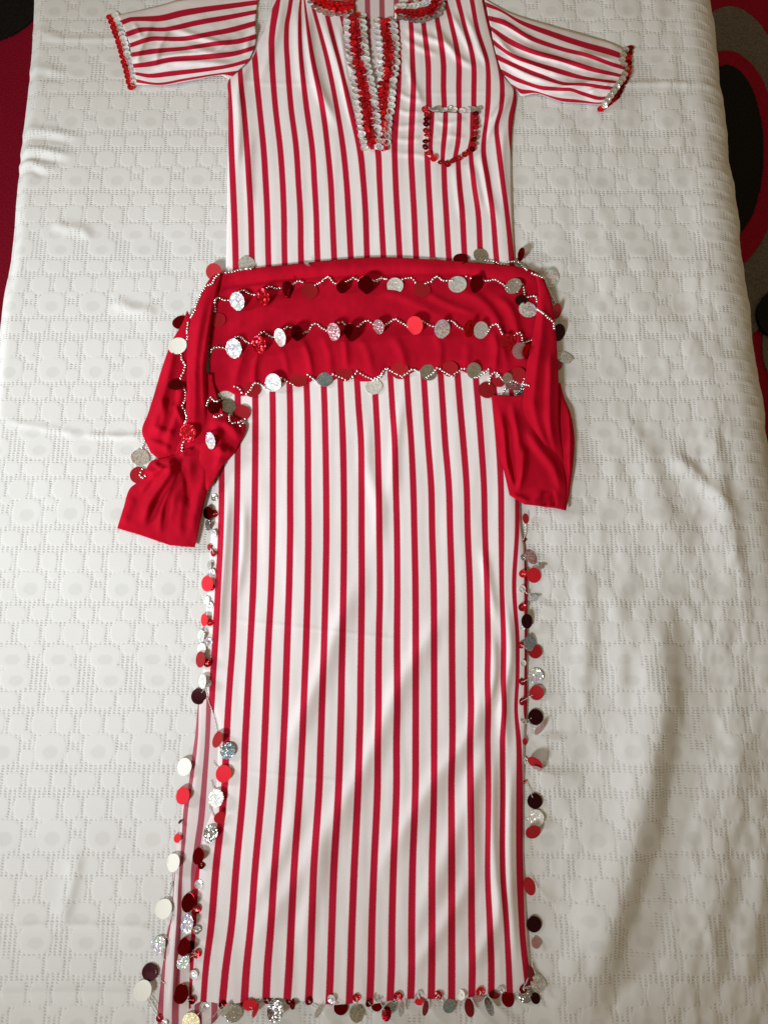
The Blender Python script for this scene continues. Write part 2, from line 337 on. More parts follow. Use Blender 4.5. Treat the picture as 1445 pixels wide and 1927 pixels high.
def build_spread():
    global spread
    build_pads()
    SP = 0.0026
    ys = np.arange(-0.93, 1.16, SP); nr = len(ys)
    nc = int(1.42/SP); t = np.linspace(0, 1, nc)
    # left drop, top, right drop: one sheet
    xl, xr = XL(ys), XR(ys)
    X = xl[:, None]+(xr-xl)[:, None]*t[None]; Y = np.repeat(ys[:, None], nc, 1)
    px, py = P(X, Y, 0*X)
    Zt = g_folds(px, py)
    edge = (X-xl[:, None]); Zt = Zt-0.012*np.exp(-(edge/0.012)**2)
    red = np.ones_like(X); pad = np.zeros_like(X); satin = np.zeros_like(X)
    wob = 0.0016*fbm(X*25, Y*25)
    for (x, y, rx, ry, big) in PAD:
        if not (-0.95 < y < 1.18) or not (-0.80 < x < 0.85): continue
        r0, r1 = np.searchsorted(ys, [y-ry*1.5, y+ry*1.5])
        if r1 <= r0: continue
        c = (x-xl[(r0+r1)//2 if (r0+r1)//2 < nr else nr-1])/(xr[0]-xl[0])*(nc-1)
        wcol = int(rx*1.7/(1.42/nc))+18
        c0, c1 = max(0, int(c)-wcol), min(nc, int(c)+wcol)
        if c1 <= c0: continue
        xx, yy = X[r0:r1, c0:c1], Y[r0:r1, c0:c1]
        d = (np.abs((xx-x)/rx)**2.6+np.abs((yy-y)/ry)**2.6)**(1/2.6)/1.02+wob[r0:r1, c0:c1]*30
        k = 1-sstep(0.90, 1.06, d)
        pad[r0:r1, c0:c1] = np.maximum(pad[r0:r1, c0:c1], k)
        if big:
            e = np.hypot((xx-x-.001)/(rx*.50), (yy-y+.0045)/(ry*.46))
            satin[r0:r1, c0:c1] = np.maximum(satin[r0:r1, c0:c1], 1-sstep(.88, 1.05, e))
    Zt = Zt+0.00034*pad-0.0002*satin
    # sides: the spread turns over the mattress edge
    nd = 44
    def side(x0, sgn, z0, prof, grd):
        s = np.array([prof(k) for k in np.linspace(0, 1, nd+1)[1:]])
        ph = 0.010*np.sin(ys*31+1)+0.007*np.sin(ys*67)+0.01*fbm(ys*9, ys*0+2)
        xs_ = x0[:, None]+sgn*(s[None, :, 0]+ph[:, None]*np.clip(-s[None, :, 1]*3, 0, 1))
        zs_ = z0[:, None]+s[None, :, 1]
        return xs_, zs_
    pl = lambda k: (0.004*math.sin(min(k*6, 1)*math.pi/2), -0.46*k)
    def pr(k):
        q = k*0.52                                             # run along the cloth, metres
        if q < 0.10:
            a = q/0.10*1.05; return (0.095*math.sin(a), -0.095*(1-math.cos(a)))
        return (0.0824+(q-0.10)*0.20, -0.0477-(q-0.10)*0.98)
    xs1, zs1 = side(xl, -1, Zt[:, 0], pl, None); xs2, zs2 = side(xr, 1, Zt[:, -1], pr, None)
    AX = np.concatenate([xs1[:, ::-1], X, xs2], 1); AZ = np.concatenate([zs1[:, ::-1], Zt, zs2], 1)
    AY = np.repeat(ys[:, None], AX.shape[1], 1)
    rep = lambda a, v: np.concatenate([np.full((nr, nd), v), a, np.full((nr, nd), v)], 1)
    uvx = np.concatenate([X[:, :1]-np.linspace(.46, 0, nd)[None], X, X[:, -1:]+np.linspace(0.012, .52, nd)[None]], 1)
    sidepad = ((np.sin(uvx*2*np.pi/PITCH*2)*np.sin(AY*2*np.pi/BLOCK*3)) > -0.2)*1.0
    G = rep(1-pad, 0.0); G[:, :nd] = 1-sidepad[:, :nd]; G[:, -nd:] = 1-sidepad[:, -nd:]
    AZ[:, -nd:] += 0.001*sidepad[:, -nd:]
    me = mesh_np('bedspread', np.stack([AX, AY, AZ], -1), gridfaces(nr, AX.shape[1])[:, ::-1],
                 np.stack([uvx+wob.mean()*0, AY], -1).reshape(-1, 2), True, M_SPREAD, {'ground': G, 'satin': rep(satin, 0.0)})
    spread = obj('bedspread', me); spread['label'] = 'white woven cotton bedspread with raised ovals covering the bed under the dress'; spread['category'] = 'bedspread'
build_spread()

# ------------------------------------------------------------------ floor and rug beside the bed
FZ = -0.50
def sheet(name, pts, z, mat, parent=None, thick=0.006):
    n_ = len(pts); co = [(p[0], p[1], z) for p in pts]+[(p[0], p[1], z-thick) for p in pts]
    me = bpy.data.meshes.new(name)
    f = [list(range(n_)), list(range(2*n_-1, n_-1, -1))]+[[i, n_+i, n_+(i+1) % n_, (i+1) % n_] for i in range(n_)]
    me.from_pydata(co, [], f); me.materials.append(mat)
    import bmesh
    b = bmesh.new(); b.from_mesh(me); bmesh.ops.recalc_face_normals(b, faces=b.faces); b.to_mesh(me); b.free()
    return obj(name, me, parent)
fl = sheet('floor', [(-5, -5), (5, -5), (5, 5), (-5, 5)], FZ-0.02, M_FLOOR, None, 0.05); fl['kind'] = 'structure'
rug = thing('rug', 'red pile rug with black and grey rounded shapes on the floor beside the bed', 'rug', (0, 0.3, FZ-0.02))
def rsheet(name, pts, k, mat):
    o = sheet(name, [(p[0], p[1]-0.3) for p in pts], 0.012+0.005*k, mat, rug, 0.012+0.005*k-0.001); return o
def ell(cx, cy, rx, ry, k, n_=220, jag=1.0):
    out = []
    for i in range(n_):
        a = 2*math.pi*i/n_; q = W(cx+rx*math.cos(a)+random.uniform(-jag, jag), cy-ry*math.sin(a)+random.uniform(-jag, jag), FZ-0.02+0.012+0.005*k)
        out.append((q[0], q[1]))
    return out
rsheet('red_field', [(-1.6, -1.5), (1.6, -1.5), (1.6, 1.9), (-1.6, 1.9)], 0, M_RUGR)
rsheet('grey_shape', ell(1372, 330, 128, 318, 1), 1, M_RUGG)
rsheet('red_ring', ell(1366, 300, 100, 205, 2), 2, M_RUGR)
rsheet('black_shape', ell(1366, 286, 70, 164, 3), 3, M_RUGK)
rsheet('grey_shape', ell(1500, 650, 66, 95, 1), 1, M_RUGG)
rsheet('black_shape', ell(1480, 590, 56, 50, 3), 3, M_RUGK)
rsheet('black_shape', ell(-40, -60, 140, 140, 1, jag=0.7), 1, M_RUGK)

# ------------------------------------------------------------------ the dress
BVH_V, BVH_F = [], []
def add_bvh(co, faces):
    base = sum(len(v) for v in BVH_V); BVH_V.append(np.asarray(co).reshape(-1, 3)); BVH_F.append(np.asarray(faces)+base)
def make_bvh():
    v = np.concatenate(BVH_V); f = np.concatenate(BVH_F)
    return BVHTree.FromPolygons([tuple(map(float, p)) for p in v], [tuple(map(int, q)) for q in f])
dress = thing('dress', 'red and white striped short sleeved long dress trimmed with sequins, laid flat on the bedspread', 'dress', tuple(W(700, 1000, 0)))
def loc(co): return np.asarray(co)-np.array(dress.location)
S1 = lambda pts: [(420+x/2.4914, 120+y/2.4914) for x, y in pts]
STR = {}
def add(idx, pts):
    STR.setdefault(idx, []).extend((y, x) for x, y in pts)
def rows(x0, y0, s, Y, xs, first):
    for i, x in enumerate(xs):
        if x is not None: add(first+i, [(x0+x/s, y0+Y/s)])
c1 = (420, 120, 2.4914); c2 = (380, 700, 2.3306); c3 = (360, 1080, 2.1894); c4 = (280, 1480, 1.9013)
rows(*c1, 900, [60, 135, 212, 288, 365, 442, 520, 598, 674, 751, 827, 904, 981, 1057, 1131, 1206, 1279, 1349], 0)
rows(*c1, 700, [53, 130, 207, 285, 362, 436, 511, 587, 668, 740, 815, 895, 970, 1045, 1120, 1195, 1262, 1330], 0)
rows(*c1, 560, [47, 122, 200, 280, 353, 428, 505, 578, 658, 733, 808, 887, 962, 1037, 1107, 1174, 1242, 1311], 0)
rows(*c1, 400, [40, 112, 190, 268, 343, 418, 490, 562, 640, 725, 803, 880, 956, 1035, 1100, 1160, 1218, 1291], 0)
rows(*c1, 200, [33, 95, 170, 245, 318, 390, 465, 532, 592], 0)
S2 = Z(420, 0, 3.6125); S3 = Z(720, 0, 5.1607)
add(0, S2([(38, 560)])); add(1, S2([(113, 480), (118, 560)]))
add(2, S2([(205, 330), (217, 420), (224, 500)]))
add(3, S2([(380, -40), (366, 60), (342, 200), (332, 300), (335, 450)]))
add(4, S2([(468, -40), (450, 80), (434, 160), (430, 280), (438, 420)]))
add(5, S2([(538, -40), (525, 100), (526, 250), (532, 400)]))
add(6, S2([(545, -40), (563, 100), (580, 240), (602, 380)]))
add(7, S2([(590, -20), (622, 95), (668, 250), (708, 400)]))
add(8, S2([(690, 20), (706, 105), (745, 260), (792, 430)]))
add(9, S2([(780, 20), (812, 120), (885, 480), (1000, 800)]))
add(10, S3([(130, 20), (140, 200), (158, 600), (155, 800), (130, 1150)]))
add(11, S3([(255, 20), (275, 210), (288, 600), (298, 830), (283, 1150)]))
add(12, S3([(375, 20), (398, 260), (440, 600), (445, 900), (452, 1120)]))
add(13, S3([(500, 20), (530, 190), (588, 600), (590, 850), (600, 1100)]))
add(14, S3([(604, 0), (660, 200), (738, 600), (738, 850), (740, 1120)]))
add(15, S3([(727, 0), (785, 220), (880, 600), (885, 900), (880, 1150)]))
add(16, S3([(867, 0), (920, 300), (1015, 600), (1025, 850), (1010, 1150)]))
add(17, S3([(985, 20), (1035, 240), (1125, 600), (1160, 850), (1150, 1050), (1100, 1240)]))
add(18, S3([(1120, -20), (1180, 300), (1260, 650), (1292, 900), (1245, 1120), (1245, 1300)])); add(18, [(966, 300), (975, 380), (990, 480)])
rows(*c2, 140, [80, 158, 235, 311, 387, 462, 538, 612, 686, 763, 834, 905, 980, 1055, 1130, 1211, 1285, 1365], -1)
rows(*c2, 300, [86, 157, 235, 312, 388, 465, 542, 618, 698, 770, 845, 917, 990, 1065, 1145, 1223, 1300, 1378], -1)
rows(*c2, 500, [88, 155, 233, 312, 387, 466, 545, 622, 700, 775, 850, 926, 1005, 1082, 1160, 1236, 1310, 1385], -1)
rows(*c2, 700, [85, 151, 230, 311, 387, 467, 546, 623, 700, 778, 855, 931, 1009, 1088, 1165, 1241, 1312, 1384], -1)
rows(*c3, 50, [112, 178, 256, 330, 403, 480, 553, 627, 702, 777, 848, 923, 998, 1072, 1147, 1218, 1279, 1329, 1379], -1)
rows(*c3, 300, [98, 170, 243, 317, 395, 473, 547, 622, 700, 772, 847, 924, 1000, 1073, 1150, 1222, 1286, 1346, 1377], -1)
rows(*c3, 430, [90, 160, 236, 312, 391, 468, 542, 619, 698, 771, 848, 924, 1000, 1074, 1150, 1220, 1285, 1345, 1376], -1)
rows(*c3, 550, [84, 152, 230, 308, 387, 463, 538, 617, 697, 771, 848, 924, 1000, 1075, 1152, 1222, 1290, 1338, 1374], -1)
rows(*c3, 700, [68, 145, 222, 302, 380, 457, 533, 613, 693, 768, 845, 924, 1000, 1075, 1148, 1222, 1280, 1350, 1400], -1)
rows(*c3, 880, [58, 138, 215, 293, 370, 447, 527, 607, 687, 767, 845, 923, 1000, 1070, 1150, 1225, 1281, 1350, 1430], -1)
rows(*c4, 300, [170, 240, 313, 380, 450, 520, 590, 662, 735, 805, 875, 943, 1013, 1083, 1155, 1212, 1265, 1325, 1400], -1)
rows(*c4, 500, [158, 223, 297, 365, 437, 510, 583, 655, 727, 798, 870, 940, 1013, 1083, 1155, 1220, 1280, 1333, 1400], -1)
rows(*c4, 650, [150, 203, 275, 350, 425, 503, 578, 650, 722, 795, 868, 940, 1012, 1083, 1157, 1225, 1287, 1346, 1412], -1)
rows(*c4, 770, [142, 194, 262, 342, 420, 495, 572, 645, 717, 790, 863, 937, 1010, 1083, 1155, 1225, 1290, 1358, 1425], -1)
def dense(pts, ys):
    p = sorted(pts); yy = [p[0][0]]; xx = [p[0][1]]
    for y, x in p[1:]:
        if y-yy[-1] > 3: yy.append(y); xx.append(x)
    return hermite(yy, xx, ys)
def xat(idx, ys):
    return dense(STR[idx], ys)
LEFT = [(545, -90), (532, -40), (520, 0), (511, 19), (495, 61), (486, 83), (480, 100), (468, 118), (446, 136), (431, 150), (430, 180), (430, 240), (428, 350), (426, 480), (418, 620), (412, 760), (410, 880), (399, 946), (397, 1010), (395, 1066), (391, 1124), (385, 1190), (382.5, 1253), (385, 1290), (396, 1330), (408, 1376), (407, 1428), (404, 1480), (397, 1525), (384, 1560), (378, 1592), (370, 1625), (362, 1660), (356, 1766), (353, 1827), (352, 1900), (352, 1960)]
RIGHT = [(890, -90), (900, -40), (910, 0), (921.5, 50), (933, 105), (949, 145), (966, 166), (971, 185), (967, 215), (963, 250), (963, 380), (965, 430), (968, 490), (972, 620), (976, 760), (978, 930), (980, 990), (985, 1020), (990, 1060), (992, 1100), (992, 1180), (991, 1250), (992, 1310), (990, 1345), (987, 1390), (985, 1450), (983.5, 1520), (983, 1600), (986, 1660), (988, 1705), (992, 1755), (995, 1810), (997, 1860), (998, 1960)]
edge_x = lambda E, ys: hermite([p[1] for p in E], [p[0] for p in E], ys)
HEM = [(340, 1907), (352, 1905), (366, 1895), (381, 1888), (420, 1893), (460, 1888), (487, 1881), (519, 1880), (552, 1885), (589, 1889), (631, 1893), (664, 1891), (694, 1892), (733, 1886), (772, 1882), (811, 1882), (848, 1886), (880, 1880), (906, 1875), (943, 1871), (964, 1871), (996, 1863), (1010, 1862)]
hem = lambda x: hermite([p[0] for p in HEM], [p[1] for p in HEM], x)

# folds of the skirt and bodice: drawn from upper right to lower left
def dress_folds(px, py):
    z = 0.0022*fbm(px/70.0, py/260.0+4)+0.0015*fbm(px/20.0+8, py/200.0)
    D = [
     ([(690, 1050), (668, 1103), (636, 1176), (600, 1272), (560, 1363), (515, 1468)], 14, 20, .0046),
     ([(862, 1110), (806, 1199), (772, 1249), (738, 1317), (700, 1409), (660, 1482), (610, 1560)], 15, 22, .0050),
     ([(924, 1200), (912, 1300), (872, 1400), (832, 1445), (790, 1510), (735, 1600), (700, 1690)], 15, 24, .0056),
     ([(690, 1440), (640, 1520), (560, 1650), (500, 1735), (455, 1810)], 20, 26, .0052),
     ([(560, 1480), (545, 1560), (500, 1660), (440, 1760)], 16, 20, .0036),
     ([(940, 1340), (900, 1450), (860, 1560), (800, 1700), (770, 1800)], 18, 22, .0042),
     ([(900, 1620), (860, 1700), (800, 1790), (760, 1850)], 15, 18, .0040),
     ([(950, 1640), (930, 1740), (870, 1840)], 14, 16, .0036),
     ([(620, 1560), (590, 1680), (560, 1800)], 16, 18, .0030),
     ([(700, 760), (690, 860), (712, 960), (700, 1060)], 13, 13, .0024),
     ([(760, 730), (742, 850), (735, 960)], 10, 12, .0026),
     ([(430, 900), (424, 1000), (415, 1120), (402, 1250)], 8, 10, .0042),
     ([(460, 930), (455, 1050), (440, 1150)], 7, 9, .0026),
     ([(953, 1120), (960, 1230), (947, 1330), (955, 1430)], 9, 9, .0050),
     ([(925, 1180), (930, 1260), (915, 1350)], 8, 9, .0036),
     ([(905, 1020), (922, 1110), (935, 1180)], 8, 9, .0028),
     ([(930, 1400), (925, 1520), (932, 1650), (945, 1780)], 9, 11, .0050),
     ([(965, 1420), (958, 1560), (962, 1700), (972, 1830)], 8, 9, .0046),
     ([(890, 1420), (888, 1540), (893, 1680)], 10, 12, .0026),
     # bodice: gathers below the collar and round the arm holes
     ([(578, 0), (580, 70), (595, 150), (640, 250)], 8, 9, .0055),
     ([(604, 20), (625, 90), (650, 170), (668, 250)], 6, 7, .0050),
     ([(560, 0), (562, 90), (572, 180)], 7, 8, .0046),
     ([(636, 40), (648, 110), (662, 180)], 5, 6, .0045),
     ([(535, -20), (520, 60), (500, 120), (480, 170)], 9, 10, .0034),
     ([(500, 40), (470, 110), (452, 150), (446, 230)], 6, 7, .0038),
     ([(445, 150), (450, 230), (446, 330)], 6, 6, .0030),
     ([(475, 240), (468, 320), (472, 400)], 8, 8, .0018),
     ([(757, 50), (790, 66), (832, 80), (862, 100)], 5, 6, .0032),
     ([(752, 70), (780, 85), (830, 105)], 5, 5, .0024),
     ([(812, 40), (836, 75), (865, 110), (905, 130)], 6, 6, .0032),
     ([(845, 20), (868, 60), (890, 105)], 5, 6, .0034),
     ([(872, 20), (890, 60), (905, 100), (922, 130)], 5, 6, .0032),
     ([(762, 100), (775, 150), (790, 185), (800, 205)], 5, 6, .0022),
     ([(742, 170), (770, 185), (800, 190)], 4, 5, .0022),
     ([(742, 205), (772, 212), (798, 208)], 4, 4, .0022),
     ([(740, 240), (775, 236), (800, 225)], 4, 5, .0022),
     ([(738, 262), (770, 264), (800, 258)], 4, 5, .0020),
     ([(740, 290), (790, 292), (815, 300)], 4, 5, .0016),
     ([(968, 172), (945, 205), (925, 240), (905, 270)], 6, 7, .0044),
     ([(950, 172), (925, 210), (908, 235)], 5, 6, .0030),
     ([(897, 275), (908, 310), (915, 350), (935, 420)], 6, 7, .0030),
     ([(880, 300), (895, 340), (905, 400)], 6, 6, .0022),
     ([(855, 300), (860, 350), (872, 420)], 6, 6, .0016),
     ([(950, 230), (945, 300), (955, 400)], 7, 6, .0028)]
    for pts, a, b, h in D: z = z+stroke(px, py, pts, a, b, h*1.75, 0.3)
    z = z+stroke(px, py, [(420, 1165), (560, 1180), (700, 1197), (770, 1205)], 3, 3, .0011, .15)
    z = z+stroke(px, py, [(450, 1450), (560, 1462), (660, 1472)], 3, 3, .0011, .15)
    z = z+stroke(px, py, [(446, 150), (520, 158), (600, 157)], 2.5, 3, .0009, .15)
    z = z+stroke(px, py, [(750, 172), (850, 176), (930, 172)], 2.5, 3, .0009, .15)
    return z
def inside(px, py, poly):
    r = np.zeros(px.shape, bool); n_ = len(poly); j = n_-1
    for i in range(n_):
        xi, yi = poly[i]; xj, yj = poly[j]
        r ^= ((yi > py) != (yj > py)) & (px < (xj-xi)*(py-yi)/(yj-yi+1e-12)+xi); j = i
    return r
def body(name, left, right, hemf, z0, fold, hole=None, nc=150, y1=1885, inset=0, idx=None, keys=None, xf=None, mat=None):
    ys = np.arange(-90, y1+1, 3.6); nr = len(ys)
    xl, xr = edge_x(left, ys)+inset, edge_x(right, ys)-inset
    t = np.linspace(0, 1, nc); px = xl[:, None]+(xr-xl)[:, None]*t
    py = np.repeat(ys[:, None], nc, 1)
    ks = keys; SX = np.stack([xf(k, ys) for k in ks], 1)
    SX = np.maximum.accumulate(SX+np.arange(len(ks))*1e-3, 1)
    U = np.empty_like(px); ka = np.array(ks, float)
    for r in range(nr):
        sx = SX[r]; u = np.interp(px[r], sx, ka)
        u = np.where(px[r] < sx[0], ka[0]+(px[r]-sx[0])/33.0, u); u = np.where(px[r] > sx[-1], ka[-1]+(px[r]-sx[-1])/33.0, u)
        U[r] = u
    if hemf is not None: py = py+(hemf(px)-y1)*sstep(y1-120, y1, py)
    de = np.minimum(px-xl[:, None], xr[:, None]-px); dh = y1-np.repeat(ys[:, None], nc, 1)
    e = 1-np.exp(-np.minimum(de, dh*1.2)/9.0)
    z = g_folds(px, py)+z0+0.0045*e+fold(px, py)*(0.25+0.75*e)
    z = np.maximum(z, g_folds(px, py)+z0*0.9)
    co = W(px, py, z); f = gridfaces(nr, nc)[:, ::-1]
    if hole is not None:
        cx_ = px.ravel()[f].mean(1); cy_ = py.ravel()[f].mean(1); f = f[~inside(cx_, cy_, hole)]
    add_bvh(co, f)
    me = mesh_np(name, loc(co), f[:, ::-1], np.stack([U, py/100], -1).reshape(-1, 2), True, mat or M_STRIPE)
    o = obj(name, me, dress); solid(o, 0.0009); return o
HOLE = [(657, -120), (657, 36), (687, 36), (711, 215), (709, 46), (742, 40), (746, 6), (790, 1), (815, -12), (840, -120)]
body('front_panel', LEFT, RIGHT, hem, 0.0042, dress_folds, HOLE, keys=sorted(STR), xf=xat)
BL = [(p[0]+4, p[1]) for p in LEFT if p[1] < 1280]+[(378, 1300), (373, 1327), (368, 1381), (360, 1437), (355, 1478), (345, 1521), (339, 1560), (333, 1598), (329.5, 1636), (326, 1682), (324, 1722), (316, 1750), (310.5, 1788), (305, 1817), (297, 1865), (293, 1884), (294, 1940)]
BR = [(p[0]+(0.5 if p[1] < 1000 else 1.5), p[1]) for p in RIGHT]
BS = {0: [(-90, 400), (800, 395), (1300, 345), (1500, 333), (1709, 323), (1741, 319), (1794, 309), (1884, 303), (1940, 304)],
      1: [(-90, 440), (800, 425), (1300, 372), (1391, 369), (1475, 358), (1521, 349), (1577, 345), (1651, 339), (1740, 335), (1817, 332), (1884, 328), (1940, 329)],
      2: [(-90, 475), (800, 455), (1300, 394), (1338, 392), (1391, 390), (1465, 385), (1540, 379), (1590, 371), (1650, 364), (1800, 372), (1940, 378)],
      3: [(-90, 505), (800, 485), (1300, 425), (1800, 405), (1940, 402)]}
for k in range(4, 20): BS[k] = [(-90, 662+(k-9)*27.3), (60, 665.5+(k-9)*27.1), (160, 668+(k-9)*27), (800, 480+(k-3)*31.5), (1940, 402+(k-3)*35.4)]
HEMB = [(280, 1948), (330, 1946), (394, 1930), (412, 1912), (430, 1880), (460, 1868), (1010, 1845)]
hemb = lambda x: hermite([p[0] for p in HEMB], [p[1] for p in HEMB], x)
def back_folds(px, py):
    z = 0.001*fbm(px/60.0, py/200.0)
    z = z+stroke(px, py, [(334, 1620), (333, 1680), (333, 1740), (328, 1800), (325, 1850), (322, 1920)], 7, 5, .010, .2)
    z = z+stroke(px, py, [(312, 1800), (306, 1850), (302, 1905)], 5, 5, .004, .3)
    z = z+stroke(px, py, [(378, 1340), (372, 1430), (362, 1520)], 6, 7, .003, .3)
    return z
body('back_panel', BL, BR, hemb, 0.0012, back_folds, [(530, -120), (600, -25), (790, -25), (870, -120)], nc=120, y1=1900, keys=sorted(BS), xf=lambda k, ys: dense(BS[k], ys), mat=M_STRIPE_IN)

def iso_patch(name, lines, n, sub, zfun, parent, mat, pl=None, thick=0.0009, vscale=1.0):
    """cloth spanned between traced lines: lines = [(u, polyline)]"""
    R = [(u, resample(p, n)) for u, p in lines]; rowsP, rowsU = [], []
    for i in range(len(R)-1):
        for k in range(sub if i < len(R)-2 else sub+1):
            t = k/sub; rowsP.append(R[i][1]*(1-t)+R[i+1][1]*t); rowsU.append(R[i][0]*(1-t)+R[i+1][0]*t)
    p = np.stack(rowsP); u = np.repeat(np.array(rowsU)[:, None], n, 1); v = np.repeat(np.linspace(0, vscale, n)[None], len(p), 0)
    nr = len(p)
    s = np.repeat(np.linspace(0, 1, nr)[:, None], n, 1); vv = np.repeat(np.linspace(0, 1, n)[None], nr, 0)
    px, py = p[..., 0], p[..., 1]
    z = zfun(px, py, s, vv)
    co = W(px, py, z); f = gridfaces(nr, n)
    # keep faces upward
    a = co.reshape(-1, 3); q = f[len(f)//2]; nz = np.cross(a[q[1]]-a[q[0]], a[q[2]]-a[q[0]])[2]
    if nz < 0: f = f[:, ::-1]
    add_bvh(co, f)
    origin = np.array(pl.location) if pl is not None else np.array(dress.location)
    me = mesh_np(name, co-origin, f, np.stack([u, v], -1).reshape(-1, 2), True, mat)
    o = obj(name, me, parent)
    if thick: solid(o, thick)
    return o
# sleeves
c = Z(0, 0, 2.89)
LS = [(0.25, c([(1420, -45), (1250, -25), (970, 0), (900, 20), (750, 58), (640, 82)])),
      (1, c([(1400, 16), (1150, 50), (1000, 75), (850, 105), (720, 102), (662, 122)])),
      (2, c([(1395, 62), (1250, 90), (1080, 120), (900, 160), (770, 162), (690, 188)])),
      (3, c([(1388, 125), (1260, 163), (1150, 186), (980, 213), (850, 207), (710, 248)])),
      (4, c([(1396, 200), (1300, 225), (1180, 235), (1000, 264), (820, 282), (716, 296)])),
      (5, c([(1385, 258), (1280, 290), (1100, 310), (920, 322), (830, 345), (726, 362)])),
      (6, c([(1352, 332), (1250, 362), (1100, 385), (920, 405), (820, 415), (738, 400)])),
      (7, c([(1278, 398), (1150, 410), (1000, 435), (860, 460), (742, 438)])),
      (7.45, c([(1248, 432), (1200, 410), (1080, 432), (1000, 447), (870, 466), (745, 462)]))]
def sleeve_z(folds):
    def f(px, py, s, v):
        e = np.sin(np.pi*np.clip(s, 0, 1))**0.6
        z = g_folds(px, py)+0.0042+0.014*e*(0.08+0.92*sstep(-0.02, 0.42, v))+0.0025*fbm(px/30.0, py/14.0)*e
        for pts, a, b, h in folds: z = z+stroke(px, py, pts, a, b, h*1.4, .3)*(0.3+0.7*e)
        return z
    return f
lsf = [([(470, 60), (420, 80), (380, 70), (300, 45)], 5, 6, .004), ([(440, 70), (400, 95), (340, 85)], 5, 6, .0045), ([(290, 35), (275, 70), (262, 100), (258, 130)], 6, 6, .005),
       ([(320, 50), (300, 90), (290, 130)], 5, 6, .004), ([(450, 120), (400, 118), (330, 116), (270, 140)], 5, 6, .005), ([(470, 90), (440, 100), (360, 100), (280, 110)], 4, 5, .004),
       ([(500, 30), (470, 70), (462, 110)], 6, 7, .004), ([(250, 40), (262, 60), (270, 75)], 4, 4, .003)]
o = iso_patch('sleeve', LS, 90, 8, sleeve_z(lsf), dress, M_STRIPE_SL); o['label'] = 'crumpled sleeve at the left of the photo with red and silver sequin cuff'
SL = o
c = Z(880, 0, 2.5575)
RS = [(0.45, c([(80, -5), (150, 35), (200, 60), (400, 122), (600, 178), (690, 206), (742, 232)])),
      (1, c([(88, 18), (150, 42), (250, 105), (400, 165), (550, 220), (715, 265), (752, 280)])),
      (2, c([(100, 90), (180, 108), (300, 180), (450, 235), (580, 265), (700, 312), (756, 328)])),
      (3, c([(112, 135), (190, 195), (300, 245), (450, 285), (600, 335), (735, 366), (752, 372)])),
      (4, c([(122, 202), (200, 262), (330, 310), (430, 340), (545, 375), (610, 385), (735, 398)])),
      (5, c([(140, 275), (220, 310), (350, 365), (480, 408), (560, 404), (640, 415), (712, 425)])),
      (6, c([(165, 348), (250, 392), (370, 426), (480, 425), (560, 455), (640, 478), (690, 468)])),
      (7, c([(222, 420), (260, 440), (330, 445), (450, 484), (560, 492), (620, 497), (672, 492)])),
      (7.4, c([(235, 432), (260, 462), (320, 452), (450, 490), (560, 500), (645, 508), (655, 512)]))]
rsf = [([(940, 60), (1000, 95), (1080, 120), (1160, 135)], 6, 6, .005), ([(925, 55), (960, 100), (1010, 125), (1070, 145)], 5, 6, .0055), ([(940, 110), (990, 140), (1050, 158)], 5, 5, .005),
       ([(1150, 130), (1120, 150), (1080, 160), (1020, 172)], 5, 7, .006), ([(1080, 95), (1120, 105), (1160, 112)], 5, 5, .004), ([(1100, 175), (1130, 165), (1155, 150)], 4, 5, .005),
       ([(925, 30), (960, 50), (1010, 80)], 5, 6, .004)]
SR = iso_patch('sleeve', RS, 90, 8, sleeve_z(rsf), dress, M_STRIPE_SL); SR['label'] = 'sleeve at the right of the photo with gathered silver and red sequin cuff'
# pocket
c = Z(720, 0, 5.1607)
PK = [(-0.55, c([(412, 1078), (405, 1250), (405, 1430), (425, 1500), (450, 1520)])), (0, c([(478, 1085), (470, 1250), (462, 1420), (485, 1520), (500, 1545)])),
      (1, c([(610, 1085), (605, 1250), (590, 1400), (580, 1540), (578, 1590)])), (2, c([(745, 1095), (740, 1250), (728, 1400), (705, 1520), (700, 1568)])),
      (3, c([(872, 1085), (870, 1200), (868, 1330), (850, 1420), (845, 1470)])), (3.35, c([(915, 1085), (908, 1200), (895, 1330), (882, 1420), (868, 1462)]))]
def pocket_z(px, py, s, v):
    z = g_folds(px, py)+0.0042+0.0045+dress_folds(px, py)+0.0022+0.0012*fbm(px/16.0, py/20.0)
    z = z+stroke(px, py, [(815, 225), (840, 232), (880, 222)], 4, 5, .0026)+stroke(px, py, [(818, 265), (845, 255), (878, 262)], 4, 5, .002)+stroke(px, py, [(830, 295), (845, 270), (850, 240)], 4, 4, .0015)
    return z
pocket = iso_patch('pocket', PK, 40, 6, pocket_z, dress, M_STRIPE)
# placket bands and collar
c5 = Z(560, 0, 4.8167)
PL_L = c5([(415, 165), (428, 330), (455, 600), (497, 800), (527, 1000), (558, 1230), (590, 1352)]); PL_R = c5([(612, 160), (622, 330), (645, 560), (692, 780), (722, 950), (748, 1150), (764, 1352)])
PR_L = c5([(700, 195), (712, 330), (738, 500), (742, 650), (722, 780), (722, 900), (735, 1000), (752, 1150), (768, 1352)]); PR_R = c5([(882, 175), (905, 330), (915, 470), (900, 650), (882, 870), (855, 1050), (832, 1200), (812, 1345)])
def band_z(h):
    return lambda px, py, s, v: g_folds(px, py)+0.0042+0.0045+dress_folds(px, py)*0.6+h+0.0008*np.sin(np.pi*s)
bandR = iso_patch('placket_band', [(-0.75, PR_L), (0.75, PR_R)], 60, 8, band_z(0.0022), dress, M_STRIPE)
bandL = iso_patch('placket_band', [(-0.75, PL_L), (0.75, PL_R)], 60, 8, band_z(0.0036), dress, M_STRIPE)
